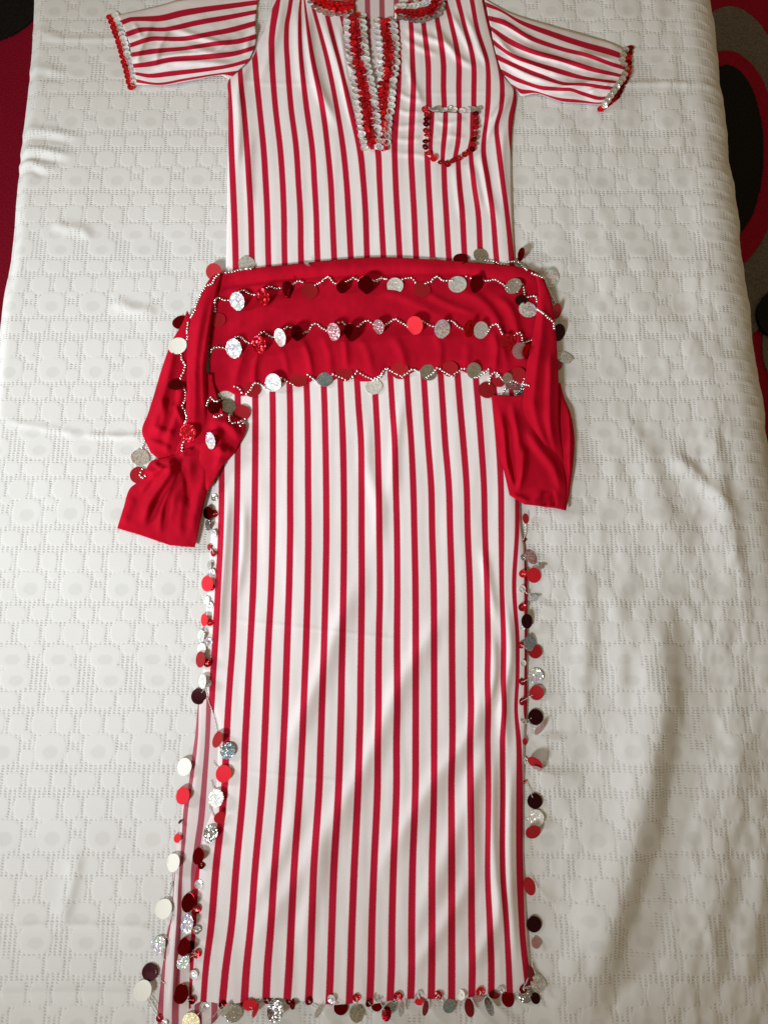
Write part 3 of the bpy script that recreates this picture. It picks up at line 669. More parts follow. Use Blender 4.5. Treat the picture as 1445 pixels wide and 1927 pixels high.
CL_in = [(584, -70), (600, -50), (630, -38), (658, -34)]; CL_out = c5([(80, -140), (112, 20), (150, 75), (250, 128), (370, 142), (475, 125)])
CL_in = c5([(180, -240), (230, -120), (300, -60), (400, -40), (478, -40)])
CR_out = c5([(880, 165), (950, 165), (1050, 192), (1110, 198), (1200, 172), (1275, 140), (1330, -60)]); CR_in = c5([(878, 40), (940, 45), (1000, 40), (1070, 35), (1130, 15), (1180, -20), (1220, -140)])
collL = iso_patch('collar_band', [(-0.7, CL_in), (0.7, CL_out)], 40, 8, band_z(0.003), dress, M_STRIPE)
collR = iso_patch('collar_band', [(-0.7, CR_in), (0.7, CR_out)], 40, 8, band_z(0.003), dress, M_STRIPE)

# ------------------------------------------------------------------ the hip scarf
scarf = thing('hip_scarf', 'red jersey hip scarf with silver bead strings and coin sequins, wrapped across the dress', 'scarf', tuple(W(700, 700, 0.012)))
top = [(400, 519), (425, 513), (460, 507), (520, 500), (580, 494), (640, 488), (720, 484), (790, 487), (880, 493), (960, 500), (1000, 508), (1028, 524)]
fold1 = [(398, 545), (425, 535), (470, 528), (540, 527), (600, 522), (660, 517), (720, 518), (790, 514), (870, 516), (940, 528), (990, 540), (1020, 560)]
r1 = [(396, 600), (450, 585), (520, 575), (590, 570), (660, 575), (740, 575), (820, 580), (900, 580), (960, 590), (1010, 610)]
r2 = [(395, 665), (440, 640), (500, 622), (560, 612), (620, 608), (700, 610), (780, 612), (860, 615), (930, 622), (1000, 650)]
bot = [(392, 752), (402, 745), (425, 735), (450, 745), (478, 738), (490, 722), (515, 730), (545, 715), (575, 722), (600, 710), (620, 718), (650, 706), (680, 718), (715, 712), (730, 696), (760, 707), (790, 696), (820, 704), (855, 694), (885, 703), (920, 697), (945, 712), (975, 720), (1005, 730)]
def scarf_z(px, py, s, v):
    z = g_folds(px, py)+0.0042+0.0045+0.004+0.0015*fbm(px/60.0+2, py/50.0)+0.0016*fbm(px/22.0+6, py/30.0)
    z = z*1.0
    z += stroke(px, py, [(395, 524), (520, 510), (720, 498), (900, 505), (1000, 520), (1030, 545)], 14, 16, .0055, .1)
    z += stroke(px, py, [(400, 545), (520, 527), (640, 518), (800, 514), (900, 520), (1010, 560)], 5, 5, -.0035, .1)
    for pts, a, b, h in [([(405, 640), (470, 590), (540, 560), (600, 550)], 12, 14, .004), ([(400, 560), (440, 545), (520, 535), (580, 530)], 7, 8, .0035),
        ([(440, 740), (450, 690), (470, 640), (520, 600)], 10, 10, .0042), ([(478, 735), (480, 690), (492, 640)], 7, 8, .004), ([(545, 720), (535, 670), (520, 640)], 8, 8, .0035),
        ([(590, 715), (578, 660), (560, 625)], 7, 8, .0042), ([(622, 715), (620, 670), (600, 620)], 7, 8, .004), ([(652, 705), (650, 650), (640, 610)], 7, 8, .0032),
        ([(700, 712), (690, 660), (665, 620)], 8, 8, .0036), ([(765, 706), (755, 660), (735, 625)], 8, 9, .0034), ([(825, 703), (830, 660), (815, 620)], 7, 8, .0038), ([(872, 697), (880, 660), (870, 640)], 8, 9, .0036),
        ([(930, 705), (935, 660), (925, 610)], 7, 9, .0045), ([(960, 715), (945, 650), (935, 600), (900, 560), (840, 545)], 10, 12, .0042), ([(985, 690), (975, 630), (960, 580), (920, 550)], 8, 9, .0045),
        ([(790, 545), (850, 575), (900, 590)], 9, 10, .003), ([(700, 540), (760, 560), (840, 600)], 10, 12, .0026), ([(990, 600), (985, 560), (960, 530)], 6, 7, .004)]:
        z = z+stroke(px, py, pts, a*random.uniform(.6, 1.0), b*random.uniform(.6, 1.0), h*random.uniform(.7, 1.5), .3)
    return z-0.003*sstep(0.93, 1.0, s)
panel = iso_patch('wrap_panel', [(0, top), (0.2, fold1), (0.45, r1), (0.7, r2), (1, bot)], 190, 16, scarf_z, scarf, M_SCARF, scarf, 0.0012)
def tail_z(base, folds, amp=1.0, nz=0.003, drop=0.0):
    def f(px, py, s, v):
        e = 1-np.exp(-np.minimum(s, 1-s)/0.12)
        z = g_folds(px, py)+base-drop*sstep(0.55, 1.0, v)+0.007*e*amp+nz*fbm(px/28.0+5, py/60.0)
        for pts, a, b, h in folds: z = z+stroke(px, py, pts, a, b, h*1.45, .25)
        return z
    return f
# left tail: inner lobe behind, outer flap, then the strip on top
lobe = iso_patch('tail_lobe', [(0, [(380, 700), (378, 800), (380, 900), (391, 924)]), (0.5, [(400, 705), (410, 800), (402, 870), (396, 915)]), (0.8, [(408, 765), (435, 812), (420, 870), (402, 905)]), (1, [(414, 772), (463, 804), (443, 848), (412, 884), (398, 915)])], 50, 10,
    tail_z(0.0125, [([(395, 790), (430, 800), (455, 830)], 7, 8, .006), ([(400, 840), (425, 850), (440, 845)], 6, 7, .005), ([(398, 780), (415, 850), (402, 890)], 6, 8, .005)], .7), scarf, M_SCARF, scarf, 0.0012)
flap = iso_patch('tail_flap', [(0, [(352, 585), (345, 605), (325, 640), (306, 690), (291, 740), (279, 778), (267.5, 811), (268, 816), (275, 832), (284, 852)]), (0.5, [(362, 600), (355, 640), (345, 700), (330, 760), (312, 830), (300, 865)]), (1, [(375, 610), (370, 680), (365, 760), (352, 830), (330, 880)])], 60, 14,
    tail_z(0.0080, [([(330, 640), (318, 700), (300, 770), (280, 830)], 8, 9, .007), ([(320, 760), (335, 775), (345, 800)], 4, 5, .005), ([(285, 800), (305, 812), (330, 815)], 5, 6, .005), ([(278, 830), (300, 836), (325, 850)], 5, 5, .005), ([(345, 700), (332, 780), (310, 850)], 7, 9, .006), ([(300, 740), (310, 780), (290, 830)], 7, 8, .005)], 1, .003, 0.0085), scarf, M_SCARF, scarf, 0.0012)
foot = iso_patch('tail_end', [(0, [(352, 845), (318, 860), (285, 868), (274, 885), (262, 905), (245, 919), (233, 955), (221, 994)]), (0.25, [(358, 845), (335, 862), (318, 890), (290, 930), (274, 965), (262, 1006)]),
    (0.6, [(370, 840), (355, 870), (345, 905), (335, 950), (325, 985), (320, 1026)]), (1, [(391, 838), (392, 880), (391, 923), (384, 950), (376, 990), (367, 1030)])], 80, 16,
    tail_z(0.0085, [([(338, 862), (318, 895), (285, 940), (268, 990)], 8, 7, .010), ([(345, 866), (328, 900), (305, 960), (300, 1010)], 6, 5, .007), ([(340, 858), (352, 846), (365, 842)], 5, 6, .006), ([(338, 868), (350, 900), (356, 960)], 5, 6, -.004), ([(330, 868), (312, 876), (292, 872)], 4, 5, -.004), ([(318, 874), (290, 905), (268, 930)], 4, 5, -.004), ([(345, 870), (322, 910), (295, 950), (275, 1000)], 6, 7, -.004), ([(330, 860), (300, 885), (270, 890)], 7, 8, .008), ([(335, 870), (300, 900), (260, 925)], 6, 8, .005),
        ([(365, 850), (352, 890), (330, 930), (320, 1000)], 9, 12, .005), ([(385, 850), (384, 900), (368, 960), (360, 1020)], 10, 10, .005), ([(285, 868), (310, 882), (332, 868)], 5, 6, .006), ([(250, 930), (240, 960), (232, 990)], 8, 9, .003), ([(345, 930), (340, 980), (338, 1015)], 8, 9, .003)], .8), scarf, M_SCARF, scarf, 0.0012)
foot['label'] = 'crumpled square end of the left tail'
strip = iso_patch('tail_strip', [(0, [(414, 514), (398, 522), (382, 545), (367, 575), (357, 612), (352, 650), (352, 700), (350, 760), (345, 810), (330, 850), (320, 900)]), (0.5, [(415, 516), (402, 545), (388, 590), (375, 650), (372, 720), (372, 790), (362, 850), (350, 900)]),
    (1, [(417, 518), (411, 545), (401, 585), (394, 640), (389, 700), (391, 780), (392, 850), (391, 920)])], 110, 12,
    tail_z(0.0165, [([(398, 530), (378, 600), (368, 680), (366, 780), (358, 850)], 9, 10, .006), ([(408, 545), (392, 620), (382, 700), (385, 800)], 6, 7, .004), ([(355, 690), (356, 760), (348, 830)], 5, 6, .004)], .8, .003, 0.0115), scarf, M_SCARF, scarf, 0.0012)
# right tail: outer sliver behind, inner piece, then the strip on top
c3c = Z(860, 660, 5.558)
outer = iso_patch('tail_flap', [(0, c3c([(940, 330), (960, 620), (1000, 900), (1060, 1200), (1120, 1500), (1125, 1668)])), (0.5, c3c([(1030, 330), (1070, 620), (1110, 900), (1130, 1200), (1140, 1500), (1138, 1668)])), (1, c3c([(1080, 340), (1115, 480), (1180, 640), (1212, 780), (1227, 940), (1218, 1120), (1195, 1330), (1160, 1560), (1137, 1672)]))], 60, 10,
    tail_z(0.0060, [([(1066, 740), (1072, 830), (1070, 920)], 5, 6, .005)], .8), scarf, M_SCARF, scarf, 0.0012)
inner = iso_patch('tail_end', [(0, c3c([(365, 460), (390, 700), (410, 980), (480, 1230), (545, 1510)])), (0.35, c3c([(500, 466), (520, 700), (540, 1000), (590, 1280), (620, 1560)])), (0.7, c3c([(615, 474), (640, 700), (700, 1000), (700, 1300), (700, 1608)])), (1, c3c([(800, 430), (900, 800), (1000, 1100), (1020, 1350), (1010, 1640)])) , (1.2, c3c([(900, 430), (1000, 800), (1080, 1100), (1140, 1400), (1136, 1670)]))], 70, 10,
    tail_z(0.0120, [([(938, 760), (950, 830), (955, 880), (968, 920)], 6, 8, .006), ([(960, 750), (975, 830), (980, 920)], 6, 8, .006), ([(955, 800), (958, 860), (975, 925)], 4, 5, -.004), ([(985, 830), (985, 880), (972, 930)], 6, 6, .006),
        ([(1000, 950), (1012, 935), (1025, 925)], 4, 6, .005), ([(1035, 920), (1040, 940), (1042, 956)], 3, 4, -.006), ([(1022, 925), (1026, 940), (1022, 955)], 3, 4, -.005), ([(985, 800), (1010, 840), (1040, 880), (1058, 930)], 8, 10, .006), ([(960, 932), (985, 940), (1000, 952)], 5, 6, .004)], .8, .002), scarf, M_SCARF, scarf, 0.0012)
inner['label'] = 'gathered rounded end of the right tail'
rstrip = iso_patch('tail_strip', [(0, [(1005, 512), (1012, 548), (1008, 590), (1002, 630), (993, 675), (988, 710), (985, 740), (980, 768), (984, 800), (990, 840), (1000, 870)]), (0.5, [(1014, 516), (1024, 550), (1025, 600), (1022, 660), (1020, 720), (1018, 780), (1030, 850), (1045, 890)]),
    (1, [(1021, 522), (1033, 550), (1040, 580), (1046, 632), (1049, 680), (1051, 735), (1052, 800), (1060, 860), (1067, 915)])], 100, 12,
    tail_z(0.0175, [([(1018, 540), (1018, 620), (1008, 700), (1000, 790)], 8, 9, .005), ([(1036, 640), (1034, 720), (1034, 800), (1048, 860)], 6, 7, .005), ([(1000, 740), (1012, 800), (1035, 850)], 7, 8, .003)], .8, .003, 0.0085), scarf, M_SCARF, scarf, 0.0012)
BVH = make_bvh()

# ------------------------------------------------------------------ beads, coins and sequins
def cast(px, py):
    a = (px-CX)/F_PX; b = (CY-py)/F_PX
    d = Vector((a, b*ct+st, b*st-ct)).normalized()
    hit = BVH.ray_cast(Vector(CAM), d)
    if hit[0] is not None:
        nrm = hit[1]; nrm = nrm if nrm.z > 0 else -nrm
        return hit[0], nrm
    g = float(g_folds(np.array([float(px)]), np.array([float(py)]))[0])+0.0012
    return Vector(W(px, py, g)), Vector((0, 0, 1))
def lift(px, py, h):
    """point seen at px, py, h above the cloth there"""
    p, nn = cast(px, py); return Vector(W(px, py, p.z+h)), nn
def add_uv(me):
    l = me.uv_layers.new(name='UVMap')
    for lp in me.loops:
        c_ = me.vertices[lp.vertex_index].co; l.data[lp.index].uv = (c_[0], c_[1])
def disc_mesh(name, mat, seg=28, bend=0.012):
    co, f = [(0, 0, 0)], []
    for r, zz in ((0.55, 0.0), (0.975, bend), (1.0, bend-0.004)):
        for i in range(seg):
            a = 2*math.pi*i/seg; co.append((r*math.cos(a), r*math.sin(a), zz+0.02*math.cos(2*a)*r*r))
    b0 = len(co); co.append((0, 0, -0.022))
    for i in range(seg):
        a = 2*math.pi*i/seg; co.append((0.97*math.cos(a), 0.97*math.sin(a), bend-0.022+0.02*math.cos(2*a)))
    for i in range(seg):
        j = (i+1) % seg
        f.append((0, 1+i, 1+j))
        for k in range(2): f.append((1+k*seg+i, 1+(k+1)*seg+i, 1+(k+1)*seg+j, 1+k*seg+j))
        f.append((1+2*seg+i, b0+1+i, b0+1+j, 1+2*seg+j)); f.append((b0, b0+1+j, b0+1+i))
    me = bpy.data.meshes.new(name); me.from_pydata(co, [], f); me.materials.append(mat)
    for p in me.polygons: p.use_smooth = False
    add_uv(me); return me
def cup_mesh(name, mat, seg=12):
    co, f = [], []
    for r, zz in ((0.13, 0.02), (0.52, 0.0), (1.0, 0.20), (1.0, 0.14)):
        for i in range(seg):
            a = 2*math.pi*(i+0.5)/seg; co.append((r*math.cos(a), r*math.sin(a), zz))
    for k in range(3):
        for i in range(seg):
            j = (i+1) % seg; f.append((k*seg+i, (k+1)*seg+i, (k+1)*seg+j, k*seg+j))
    me = bpy.data.meshes.new(name); me.from_pydata(co, [], f); me.materials.append(mat); add_uv(me)
    return me
DISC = {k: disc_mesh('paillette', FO[k]) for k in 'RBDKQSHGWTYP'}
CUP = {k: cup_mesh('sequin', FO[k]) for k in 'vrgQBKHDWS'}
def frame(nz, ang):
    z = nz.normalized(); x = Vector((math.cos(ang), math.sin(ang), 0)); x = (x-z*x.dot(z)).normalized()
    y = z.cross(x); m = Matrix((x, y, z)).transposed(); return m
def place(me, name, px, py, rpx, h, nrm, ang, owner, parent=None):
    p, _ = lift(px, py, h); rad = rpx*(CAM-np.array(p)).dot(np.array([0, -st, ct]))/F_PX
    o = bpy.data.objects.new(name, me); C.objects.link(o)
    m = frame(nrm, ang).to_4x4(); m = m @ Matrix.Diagonal((rad, rad, rad, 1)); m.translation = p-Vector(owner.location)
    o.parent = parent or owner; o.matrix_local = m
    return o
STACK = []
def coin(x, y, kind, rx, ry=None, rot=0, owner=None):
    """rx, ry: half sizes seen in the photo; rot: direction of rx, degrees counter-clockwise"""
    ry = ry or rx; big, small = max(rx, ry), min(rx, ry)
    axis = rot if rx >= ry else rot+90
    tilt = math.acos(max(0.30, min(1, small/big)))
    if small/big > 0.93: tilt = math.radians(random.uniform(2, 9)); axis = random.uniform(0, 180)
    sg = random.choice((-1, 1))
    a = math.radians(axis); ax = Vector((math.cos(a), math.sin(a), 0))
    view = (Vector(CAM)-Vector(W(x, y, 0.0))).normalized()
    if small/big > 0.93: view = Vector((0, 0, 1))
    n1 = Matrix.Rotation(tilt, 3, ax) @ view; n2 = Matrix.Rotation(-tilt, 3, ax) @ view
    nrm = n1 if n1.z > n2.z+0.05 else n2 if n2.z > n1.z+0.05 else random.choice((n1, n2))
    tilt = math.acos(max(-1, min(1, nrm.z)))
    if small/big > 0.93:
        _, cn = cast(x, y); nrm = (nrm+Vector((cn.x*0.35, cn.y*0.35, 0))).normalized()
    rm = big/1090.0
    h = 0.0012+rm*math.sin(tilt)*0.84
    for (qx, qy, qh) in STACK:
        if abs(qx-x) < big*1.3 and abs(qy-y) < big*1.3: h = max(h, min(qh+0.0012, 0.012))
    STACK.append((x, y, h if tilt < 0.4 else 0.003))
    return place(DISC[kind], 'paillette', x, y, big, h, nrm, random.uniform(0, 6.28), owner)
def uvsphere(r, seg=8, ring=5):
    v = [(0, 0, r)]; f = []
    for i in range(1, ring):
        t = math.pi*i/ring
        for j in range(seg):
            a = 2*math.pi*j/seg; v.append((r*math.sin(t)*math.cos(a), r*math.sin(t)*math.sin(a), r*math.cos(t)))
    v.append((0, 0, -r)); n_ = len(v)-1
    for j in range(seg):
        k = (j+1) % seg; f.append((0, 1+j, 1+k)); f.append((n_, 1+(ring-2)*seg+k, 1+(ring-2)*seg+j))
        for i in range(ring-2): a = 1+i*seg; f.append((a+j, a+seg+j, a+seg+k)); f.append((a+j, a+seg+k, a+k))
    return np.array(v), np.array(f)
BV, BF = uvsphere(1.0)
def beads(name, pts, r, gap, mat, owner, h=0.0016, rel=True):
    p = resample(pts, 60) if len(pts) > 2 else np.linspace(pts[0][:2], pts[-1][:2], 30)
    Q = [lift(q[0], q[1], h)[0] for q in p]
    zs = np.array([q.z for q in Q]); zs = np.convolve(np.pad(zs, 2, 'edge'), np.ones(5)/5, 'valid')
    w = W(p[:, 0], p[:, 1], np.maximum(zs, np.array([q.z for q in Q])))
    s = np.r_[0, np.cumsum(np.linalg.norm(np.diff(w, axis=0), axis=1))]
    n_ = max(2, int(s[-1]/gap)+1); t = np.linspace(0, s[-1], n_)
    c_ = np.stack([np.interp(t, s, w[:, k]) for k in range(3)], -1)
    V, Fs = [], []
    for i, q in enumerate(c_):
        Fs.append(BF+len(BV)*i); V.append(BV*r*random.uniform(.93, 1.07)+q+RNG.normal(0, r*.12, 3))
    me = mesh_np(name, np.concatenate(V)-np.array(owner.location), np.concatenate(Fs), None, True, mat)
    return obj(name, me, owner)

# --- scarf: bead strings and coins, traced in enlargements of the photo
A = Z(380, 440, 4.25); B = Z(700, 440, 3.6125); L = Z(200, 480, 4.8167); M = Z(200, 740, 4.8167); R = Z(860, 660, 5.558)
STRINGS = [A([(108, 625), (108, 530), (130, 510), (180, 530), (235, 530)]), A([(300, 460), (330, 452), (390, 482), (445, 490)]), A([(522, 435), (550, 422), (600, 440), (660, 430), (720, 410), (780, 378), (805, 388)]),
 A([(905, 410), (955, 385), (1010, 345), (1060, 395), (1100, 400), (1160, 385), (1215, 352), (1250, 370)]), A([(1340, 365), (1395, 382), (1440, 352)])+B([(30, 322), (65, 300), (100, 310)]),
 B([(170, 325), (210, 310), (265, 300), (295, 330)]), B([(365, 338), (400, 325), (440, 292), (490, 320), (545, 315)]), B([(640, 290), (672, 302)]), B([(735, 305), (780, 320), (830, 312), (880, 338), (915, 365)]),
 B([(1020, 345), (1035, 385), (1035, 412)]), B([(1045, 435), (1080, 425), (1115, 428), (1120, 460)]), B([(1120, 512), (1160, 540), (1200, 575), (1230, 600), (1235, 645)]),
 A([(72, 945), (85, 915), (130, 908), (195, 918)]), A([(255, 840), (290, 822), (330, 840), (365, 870), (400, 872)]), A([(463, 808), (490, 785), (530, 810), (560, 828), (585, 826)]), A([(652, 785), (685, 745), (715, 755)]),
 A([(805, 797), (850, 780), (890, 725), (920, 722), (960, 755), (1000, 775), (1040, 790)]), A([(1095, 715), (1130, 708), (1145, 725)]), A([(1228, 752), (1270, 730), (1320, 692), (1372, 722)]),
 B([(36, 652), (80, 630), (110, 610), (155, 580), (190, 600), (245, 632)]), B([(345, 595), (390, 620), (430, 632)]), B([(520, 590), (550, 598), (590, 635), (630, 655)]), B([(780, 678), (815, 625), (845, 612), (870, 650), (892, 702)]),
 B([(968, 688), (1000, 672), (1018, 705), (1018, 745)]), B([(1020, 750), (1045, 740), (1082, 722)]),
 A([(45, 1370), (52, 1325), (75, 1308), (110, 1342), (162, 1325)]), A([(262, 1222), (300, 1235), (320, 1268)]), A([(358, 1282), (390, 1245), (425, 1195), (460, 1195), (500, 1225), (545, 1256)]), A([(638, 1153), (680, 1175), (727, 1207)]),
 A([(848, 1128), (885, 1155), (925, 1190)]), A([(1050, 1123), (1100, 1145), (1147, 1167)]), A([(1188, 1162), (1215, 1130), (1242, 1098)]), A([(1268, 1118), (1310, 1140), (1360, 1160), (1410, 1160), (1440, 1130)]),
 B([(8, 992), (50, 970), (100, 918), (150, 945), (207, 972)]), B([(208, 970), (240, 945), (275, 920), (325, 940)]), B([(372, 975), (410, 950), (450, 912), (490, 940), (545, 967)]), B([(545, 963), (580, 940), (620, 915), (650, 920)]),
 B([(712, 977), (760, 945), (792, 920)]), B([(798, 1018), (810, 960), (840, 940), (870, 970), (910, 1005), (960, 1002), (1000, 1015), (1065, 1030)]), B([(885, 1088), (905, 1060), (915, 1040)]), B([(985, 1092), (1010, 1060), (1022, 1030), (1035, 985)]), B([(1010, 1075), (1028, 1055)]),
 L([(1310, 125), (1250, 130), (1180, 145), (1090, 160)]), L([(1022, 176), (985, 215), (960, 262), (905, 285), (870, 330), (850, 380), (825, 430), (800, 510), (768, 565)]), L([(745, 615), (738, 660), (735, 700), (735, 760), (722, 782)]),
 L([(680, 898), (690, 950), (715, 985), (715, 1030), (695, 1080), (672, 1117)]), L([(705, 1193), (720, 1260), (715, 1320), (690, 1370), (715, 1410), (728, 1445)])+M([(735, 220), (716, 275)]), M([(718, 422), (690, 470), (692, 522)]),
 M([(350, 435), (338, 470), (328, 495)]), M([(328, 690), (308, 740), (330, 768), (358, 750)]), M([(1120, 180), (1118, 220), (1122, 252)]), M([(1145, 272), (1200, 262), (1262, 235)]), M([(912, 108), (925, 65)]), M([(980, 215), (1010, 215), (1050, 198)]), M([(1215, 290), (1250, 262)]),
 B([(568, 182), (610, 182), (652, 186)]), B([(772, 178), (830, 188), (880, 208), (930, 192), (975, 188), (1030, 225), (1050, 245)]), B([(1085, 270), (1125, 285), (1165, 303), (1185, 350), (1210, 410), (1238, 470), (1235, 520)])]
for s_ in STRINGS: beads('bead_string', s_, 0.0025, 0.0050, mB, scarf)
def coins(T, s, lst, owner):
    for c_ in lst:
        x, y, k, rx = c_[:4]; ry = c_[4] if len(c_) > 4 else rx; rot = c_[5] if len(c_) > 5 else 0
        (X, Y), = T([(x, y)]); coin(X, Y, k, rx/s, ry/s, rot, owner)
coins(A, 4.25, [(98, 305, 'R', 62, 68), (360, 236, 'S', 66, 56), (283, 540, 'H', 52, 73), (130, 688, 'R', 58, 62), (487, 510, 'Q', 44, 75, 0), (690, 445, 'D', 40, 68, 25), (862, 455, 'R', 66, 60), (1120, 425, 'D', 42, 50, 0), (1310, 407, 'D', 58, 72),
 (255, 918, 'H', 58, 77), (455, 888, 'Q', 54, 72), (625, 830, 'S', 38, 72), (760, 792, 'D', 44, 64), (1052, 785, 'P', 46, 70), (1190, 788, 'D', 54, 72), (1412, 745, 'P', 38, 58), (188, 1262, 'S', 60, 62), (405, 1245, 'R', 62, 66), (570, 1190, 'H', 62, 72), (778, 1165, 'R', 64, 66),
 (985, 1165, 'T', 62, 57), (1140, 1115, 'R', 70, 66), (1375, 1222, 'S', 66, 68), (840, 235, 'G', 30, 12, -30)], scarf)
coins(B, 3.6125, [(157, 352, 'S', 56, 52), (340, 378, 'R', 58), (580, 343, 'S', 59, 62), (710, 340, 'D', 41, 62), (960, 355, 'G', 58, 45, 30), (1012, 450, 'K', 40, 36), (1058, 515, 'H', 61, 63), (290, 623, 'B', 53, 62), (477, 647, 'H', 50, 63), (665, 645, 'Q', 38, 60), (740, 655, 'S', 47, 58),
 (925, 737, 'Q', 53, 58), (1055, 800, 'D', 32, 50), (1005, 795, 'P', 50, 55), (190, 930, 'R', 58, 60), (385, 943, 'G', 58, 54), (530, 918, 'R', 55, 53), (692, 930, 'G', 48, 54), (780, 1062, 'R', 60, 58), (865, 1008, 'R', 40, 34), (920, 985, 'G', 34, 40), (990, 955, 'R', 52, 48), (960, 1035, 'P', 56, 28, -15),
 (602, 170, 'D', 52, 34), (740, 150, 'G', 56, 42, -35), (1012, 140, 'D', 46, 14, 58), (1213, 303, 'H', 52, 62, 30), (1253, 525, 'R', 26, 52), (1268, 670, 'K', 38, 58), (1305, 840, 'H', 58, 36, -30), (1270, 890, 'R', 18, 36), (410, 167, 'G', 22, 10)], scarf)
coins(L, 4.8167, [(680, 610, 'D', 80, 58, 20), (648, 822, 'W', 85, 80), (640, 1172, 'D', 80, 50, 12)], scarf)
coins(M, 4.8167, [(742, 360, 'Q', 70, 82), (310, 582, 'S', 82, 72), (295, 742, 'R', 78), (945, 430, 'H', 38, 78, 0), (1090, 150, 'S', 66, 60), (1110, 115, 'G', 66, 60), (990, 125, 'D', 66, 70), (1225, 182, 'R', 80, 78)], scarf)

# --- dress: sequins on placket, pocket, collar, cuffs
SEQ = []
def seq(x, y, k, rpx=6.4, parent=None, pobj=None, tiltdir=None, tilt=0.13, h=0.0014):
    _, nn = cast(x, y)
    td = tiltdir if tiltdir is not None else random.uniform(0, 6.28)
    v = (nn+Vector((math.cos(td), math.sin(td), 0))*math.tan(tilt)*random.uniform(.5, 1.4)+Vector((random.gauss(0, .15), random.gauss(0, .15), 0))).normalized()
    o = place(CUP[k], 'sequin', x+random.gauss(0, .4), y+random.gauss(0, .4), rpx*random.uniform(.94, 1.06), h, v, random.uniform(0, 6.28), dress, parent)
    SEQ.append(o); return o
def between(a, b, n):
    ra, rb = resample(a, n), resample(b, n); return lambda s, i: ra[i]*(1-s)+rb[i]*s
NB = 22
f = between(PR_L, PR_R, NB)
for i in range(NB):
    t = i/(NB-1)
    if t < 0.47: cols = [(.10, 'v'), (.38, 'r'), (.64, 'r'), (.90, 'v')]
    elif t < 0.72: cols = [(.18, 'r'), (.50, 'r'), (.84, 'v')]
    else: cols = [(.34, 'r'), (.76, 'v')]
    for s, k in cols:
        j = min(NB-1, max(0, i)); p = f(s, j); q = p+np.array([0, 3.5 if s in (.38, .18) else 0])
        seq(q[0], q[1], k, 7.7, bandR, tiltdir=math.radians(90))
f = between(PL_L, PL_R, NB)
for i in range(NB):
    for s, k in ((.11, 'v'), (.37, 'r'), (.63, 'r'), (.89, 'v')):
        p = f(s, i); q = p+np.array([0, 4.5 if s == .37 else 0])
        if i == NB-1 and k == 'r': continue
        seq(q[0], q[1]-3, k, 7.7, bandL, tiltdir=math.radians(90))
c = Z(720, 0, 5.1607)
for (x, y, k) in [(405, 1065, 'B'), (465, 1058, 'g'), (515, 1056, 'g'), (565, 1068, 'g'), (600, 1070, 'v'), (638, 1066, 'g'), (695, 1065, 'W'), (765, 1080, 'v'), (825, 1072, 'v'), (878, 1065, 'g'), (930, 1060, 'g'),
    (430, 1118, 'r'), (425, 1162, 'D'), (420, 1208, 'D'), (425, 1268, 'r'), (432, 1318, 'r'), (413, 1376, 'D'), (413, 1432, 'D'), (442, 1492, 'r'), (497, 1540, 'r'), (563, 1580, 'r'), (627, 1592, 'r'), (685, 1562, 'r'), (742, 1535, 'r'), (797, 1502, 'r'), (838, 1470, 'r'), (872, 1450, 'D'), (882, 1408, 'r'), (885, 1358, 'D'), (895, 1300, 'r'), (905, 1240, 'r'), (908, 1190, 'r'), (905, 1150, 'r'), (905, 1108, 'D')]:
    (X, Y), = c([(x, y)]); seq(X, Y, k, 6.3, pocket, tilt=.25, h=0.0030)
def sequin_mass(name, pts, parent):
    V, Fs, UVS = [], [], []
    ks = sorted(set(p[2] for p in pts)); base = 0; mi = []
    for (x, y, k, rp, td) in pts:
        p, nn = lift(x, y, 0.0014); rad = rp*(CAM-np.array(p)).dot(np.array([0, -st, ct]))/F_PX
        v = (nn+Vector((math.cos(td)*.13+random.gauss(0, .10), math.sin(td)*.13+random.gauss(0, .10), 0))).normalized()
        m = frame(v, random.uniform(0, 6.28)); src = CUP[k]
        UVS.append(np.array([vv.co[:2] for vv in src.vertices])+np.array([random.uniform(0, 90), random.uniform(0, 90)]))
        vs = np.array([vv.co[:] for vv in src.vertices])*rad; vs = vs @ np.array(m).T+np.array(p)-np.array(dress.location)
        V.append(vs); Fs.append(np.array([q.vertices[:] for q in src.polygons])+base); mi += [ks.index(k)]*len(src.polygons); base += len(vs)
    me = mesh_np(name, np.concatenate(V), np.concatenate(Fs), np.concatenate(UVS), False)
    for k in ks: me.materials.append(FO[k])
    me.polygons.foreach_set('material_index', np.array(mi, np.int32))
    o = obj(name, me, parent); o['kind'] = 'stuff'; return o
pts = []
f = between(CL_in, CL_out, 11)
for i in range(11):
    for s, k in ((.93, 'g'), (.74, 'r'), (.55, 'r'), (.36, 'r'), (.17, 'g')):
        p = f(s, i); pts.append((p[0]+(3 if s in (.55,) else 0), p[1], k, 7.2, math.radians(100)))
sequin_mass('collar_sequins', pts, collL)
pts = []
f = between(CR_in, CR_out, 13)
for i in range(1, 13):
    for s, k in ((.95, 'g'), (.70, 'r'), (.45, 'r'), (.12, 'v')):
        p = f(s, i); pts.append((p[0], p[1], k, 7.2, math.radians(90)))
sequin_mass('collar_sequins', pts, collR)
c = Z(0, 0, 2.89); pts = []
for q in resample(c([(632, 84), (648, 122), (668, 185), (684, 240), (698, 300), (714, 345), (730, 405), (734, 452)]), 15): pts.append((q[0]-1, q[1], 'v', 7.0, 0.2))
for q in resample(c([(600, 98), (622, 150), (645, 215), (662, 270), (676, 330), (694, 392), (705, 440), (716, 474)]), 15): pts.append((q[0], q[1], 'r', 7.4, 0.2))
sequin_mass('cuff_sequins', pts, SL)
c = Z(880, 0, 2.5575); pts = []
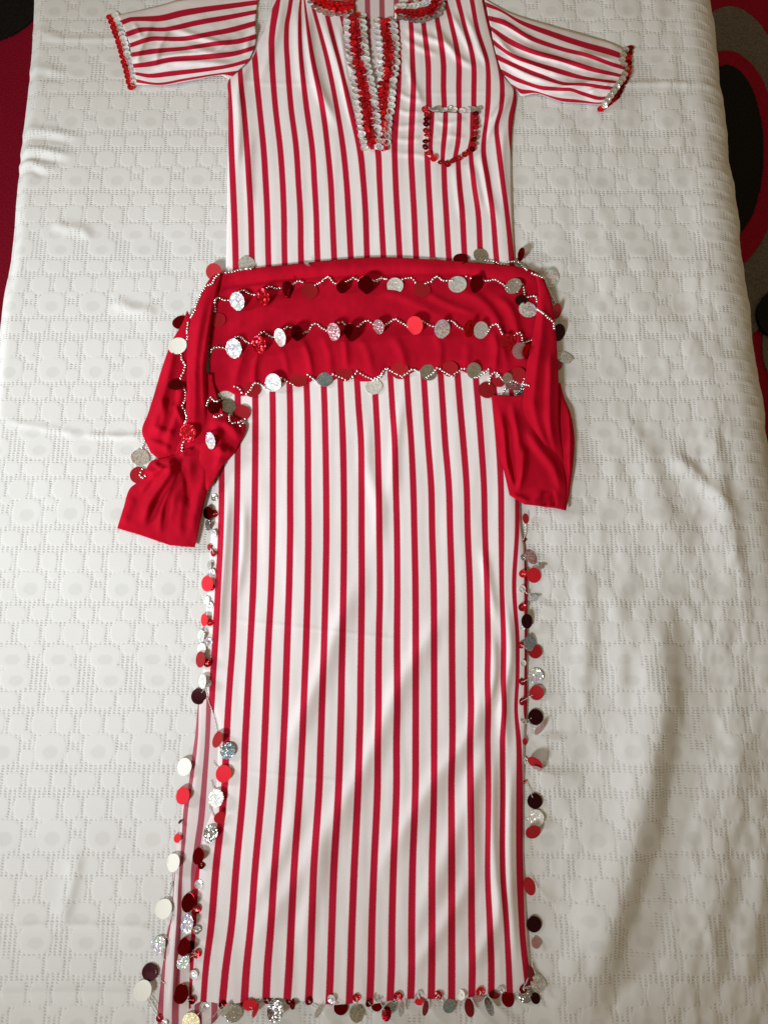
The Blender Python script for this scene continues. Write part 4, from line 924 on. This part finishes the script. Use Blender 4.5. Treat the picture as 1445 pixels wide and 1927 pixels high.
for q in resample(c([(755, 242), (738, 290), (756, 330), (742, 378), (718, 410), (692, 450), (655, 503)]), 13): pts.append((q[0]+1, q[1], 'g', 6.6, 3.2))
for q in resample(c([(780, 234), (770, 282), (772, 330), (760, 375), (735, 422), (715, 462), (682, 492), (640, 526)]), 15): pts.append((q[0], q[1], 'D' if random.random() < .5 else 'r', 7.0, 3.2))
sequin_mass('cuff_sequins', pts, SR)

# --- dress: coins hanging at the slits and the hem, each from a small sequin by a strand of glass beads
SMALL = []
def small(T, s, lst):
    for x, y, k, r in lst:
        (X, Y), = T([(x, y)]); SMALL.append((X, Y)); seq(X, Y, k, r/s, None, tilt=.3)
T1 = Z(340, 900, 4.8167); T2 = Z(280, 1260, 5.355); T3 = Z(240, 1560, 5.25); T4 = Z(900, 940, 4.19); T5 = Z(900, 1380, 4.015); T6 = Z(680, 1780, 3.803); T7 = Z(340, 1780, 4.014)
small(T1, 4.8167, [(310, 175, 'g', 30), (305, 322, 'r', 36), (308, 500, 'v', 36), (300, 678, 'r', 33), (290, 848, 'v', 30), (280, 985, 'r', 35), (272, 1150, 'v', 34), (267, 1308, 'r', 36), (252, 1490, 'v', 38), (247, 1675, 'r', 40), (255, 1860, 'g', 36)])
small(T3, 5.25, [(735, 360, 'D', 34), (705, 545, 'v', 40), (690, 790, 'r', 42), (688, 1000, 'g', 42), (688, 1235, 'r', 42), (655, 1435, 'v', 46), (635, 1690, 'D', 42), (750, 1762, 'v', 44), (320, 1870, 'r', 36), (372, 1920, 'v', 36), (440, 540, 'g', 20)])
small(T4, 4.19, [(355, 315, 'r', 23), (355, 455, 'g', 26), (350, 585, 'r', 30), (343, 705, 'v', 30), (343, 850, 'r', 32), (347, 1012, 'v', 20), (335, 1145, 'r', 28), (352, 1290, 'W', 26), (340, 1437, 'r', 30), (338, 1592, 'r', 30), (350, 1745, 'v', 30), (365, 1905, 'r', 24)])
small(T5, 4.015, [(347, 70, 'r', 22), (345, 205, 'v', 24), (352, 370, 'D', 14)])
small(T6, 3.803, [(115, 365, 'v', 33), (265, 358, 'r', 32), (410, 350, 'v', 33), (550, 350, 'r', 32), (712, 350, 'W', 33), (850, 325, 'r', 33), (995, 312, 'v', 30), (1155, 302, 'D', 30)])
small(T7, 4.014, [(315, 445, 'D', 32), (480, 428, 'D', 28), (655, 402, 'D', 30), (820, 418, 'D', 26), (970, 415, 'D', 30), (1142, 398, 'v', 32), (1330, 392, 'r', 30), (1420, 425, 'D', 30)])
HANG = []
def hang(T, s, lst):
    for c_ in lst:
        (X, Y), = T([(c_[0], c_[1])]); rx = c_[3]/s; ry = (c_[4] if len(c_) > 4 else c_[3])/s
        kk = 0.86 if T in (T6, T7) else 1.0; Y = Y-2.5 if T in (T6, T7) else Y; coin(X, Y, c_[2], rx*kk, ry*kk, c_[5] if len(c_) > 5 else 0, dress); HANG.append((X, Y, max(rx, ry)))
hang(T1, 4.8167, [(250, 315, 'D', 42, 58), (248, 425, 'G', 22, 52), (262, 625, 'R', 18, 30), (262, 790, 'G', 18, 40), (242, 955, 'B', 52, 72), (237, 1108, 'S', 24, 38), (215, 1285, 'B', 30, 58), (185, 1430, 'H', 30, 56), (192, 1545, 'W', 36, 50), (180, 1642, 'R', 40, 74), (200, 1842, 'S', 32, 66)])
hang(T2, 5.355, [(505, 270, 'K', 80), (693, 705, 'R', 46, 82, -12), (795, 818, 'T', 76, 82), (360, 980, 'W', 70, 86), (755, 1050, 'B', 78, 86), (345, 1270, 'B', 66, 86), (680, 1295, 'S', 72, 88), (320, 1532, 'K', 12, 26, -35), (715, 1490, 'B', 60, 50, 35), (625, 1650, 'G', 70, 80), (290, 1700, 'B', 34, 44), (245, 1915, 'W', 55, 60), (500, 1880, 'D', 56, 80)])
hang(T3, 5.25, [(455, 335, 'W', 58, 85), (600, 730, 'D', 62, 88), (360, 788, 'W', 78, 90), (588, 940, 'H', 60, 86), (560, 1165, 'D', 60, 82), (308, 1140, 'H', 66, 75), (545, 1305, 'H', 66, 72), (225, 1415, 'K', 78, 82), (152, 1595, 'W', 84, 92), (530, 1630, 'D', 72, 86), (985, 1790, 'S', 70, 40, 30), (1050, 1822, 'G', 84, 78), (1205, 1738, 'B', 66, 50), (630, 1905, 'Y', 86, 84)])
hang(T4, 4.19, [(372, 150, 'B', 24, 42, 10), (415, 450, 'P', 40, 66, 30), (490, 525, 'G', 32, 24), (437, 597, 'B', 55, 61), (430, 775, 'H', 42, 30), (382, 960, 'K', 44, 58), (445, 1197, 'R', 55, 57), (405, 1135, 'T', 50, 60), (450, 1392, 'H', 60, 61), (457, 1525, 'R', 57, 56), (450, 1715, 'K', 57, 61), (480, 1812, 'P', 54, 24, 48)])
hang(T5, 4.015, [(428, 222, 'R', 60, 34, -25), (445, 265, 'P', 40, 12, -12), (425, 512, 'K', 57, 56, -30), (433, 640, 'S', 61, 57), (413, 745, 'R', 60, 44, 25), (385, 1155, 'B', 42, 65, 10), (420, 1443, 'K', 56, 58), (435, 1582, 'P', 36, 40), (395, 1815, 'R', 26, 52), (452, 1890, 'H', 56, 62)])
hang(T6, 3.803, [(110, 440, 'D', 45, 40), (180, 495, 'D', 38, 56), (225, 440, 'G', 30, 36), (287, 462, 'G', 22, 56, -20), (415, 408, 'B', 40, 28), (458, 455, 'R', 22, 56, -22), (520, 402, 'S', 24, 18), (630, 440, 'T', 58, 48, 30), (772, 452, 'R', 37, 68), (835, 385, 'P', 40, 26), (915, 445, 'G', 28, 70, 8), (950, 362, 'D', 46, 26), (1048, 387, 'D', 52, 62), (1245, 385, 'K', 38, 42), (1172, 370, 'G', 56, 50), (1210, 205, 'R', 26, 48), (1265, 280, 'H', 55, 68)])
hang(T7, 4.014, [(567, 497, 'R', 16, 58, -8), (715, 505, 'G', 70, 85), (845, 450, 'D', 24, 44, 15), (1045, 500, 'S', 22, 58, -40), (1210, 478, 'D', 62, 56), (1330, 520, 'G', 64, 70), (75, 20, 'D', 30, 50)])
for (X, Y, r) in HANG:
    q = sorted((math.hypot(X-a, Y-b), a, b) for a, b in SMALL)[0]
    if q[0] < 62 and q[0] > 8:
        d = q[0]; e = max(0.0, 1-r*0.62/d); bx = X+(q[1]-X)*(1-e)*1.0; by = Y+(q[2]-Y)*(1-e)
        m_ = ((q[1]+bx)/2+random.uniform(-2, 2), (q[2]+by)/2+random.uniform(0, 3))
        beads('bead_strand', [(q[1], q[2]), m_, (bx, by)], 0.00095, 0.0020, mC, dress, 0.0030)
# beads lying along the folded slit edge and the hem
c = T2
for s_ in [c([(570, 175), (600, 300), (640, 420), (670, 520), (690, 640)]), c([(700, 770), (735, 790)]), c([(650, 930), (670, 965), (700, 985)]), c([(630, 1120), (645, 1180), (680, 1215)]), c([(610, 1380), (640, 1450), (690, 1540)]), c([(560, 1720), (600, 1760), (620, 1700)]), c([(520, 1780), (540, 1850), (545, 1910)])]:
    beads('bead_strand', s_, 0.00095, 0.0021, mC, dress, 0.0022)
for s_ in [T7([(215, 560), (260, 520), (310, 460), (400, 460), (440, 440)]), T7([(620, 410), (650, 410), (690, 405)]), T7([(920, 440), (960, 430), (980, 420)]), T7([(690, 470), (720, 440)]), T3([(380, 1040), (400, 1075), (412, 1100)]), T3([(340, 1200), (350, 1260), (370, 1290)]), T3([(282, 1400), (300, 1450), (370, 1530)]), T3([(205, 1635), (250, 1690), (290, 1740)]), T3([(430, 830), (455, 860)])]:
    beads('bead_strand', s_, 0.00085, 0.0021, mC, dress, 0.002)
print('sequins', len(SEQ), 'coins', sum(o.name.startswith('paillette') for o in C.objects))
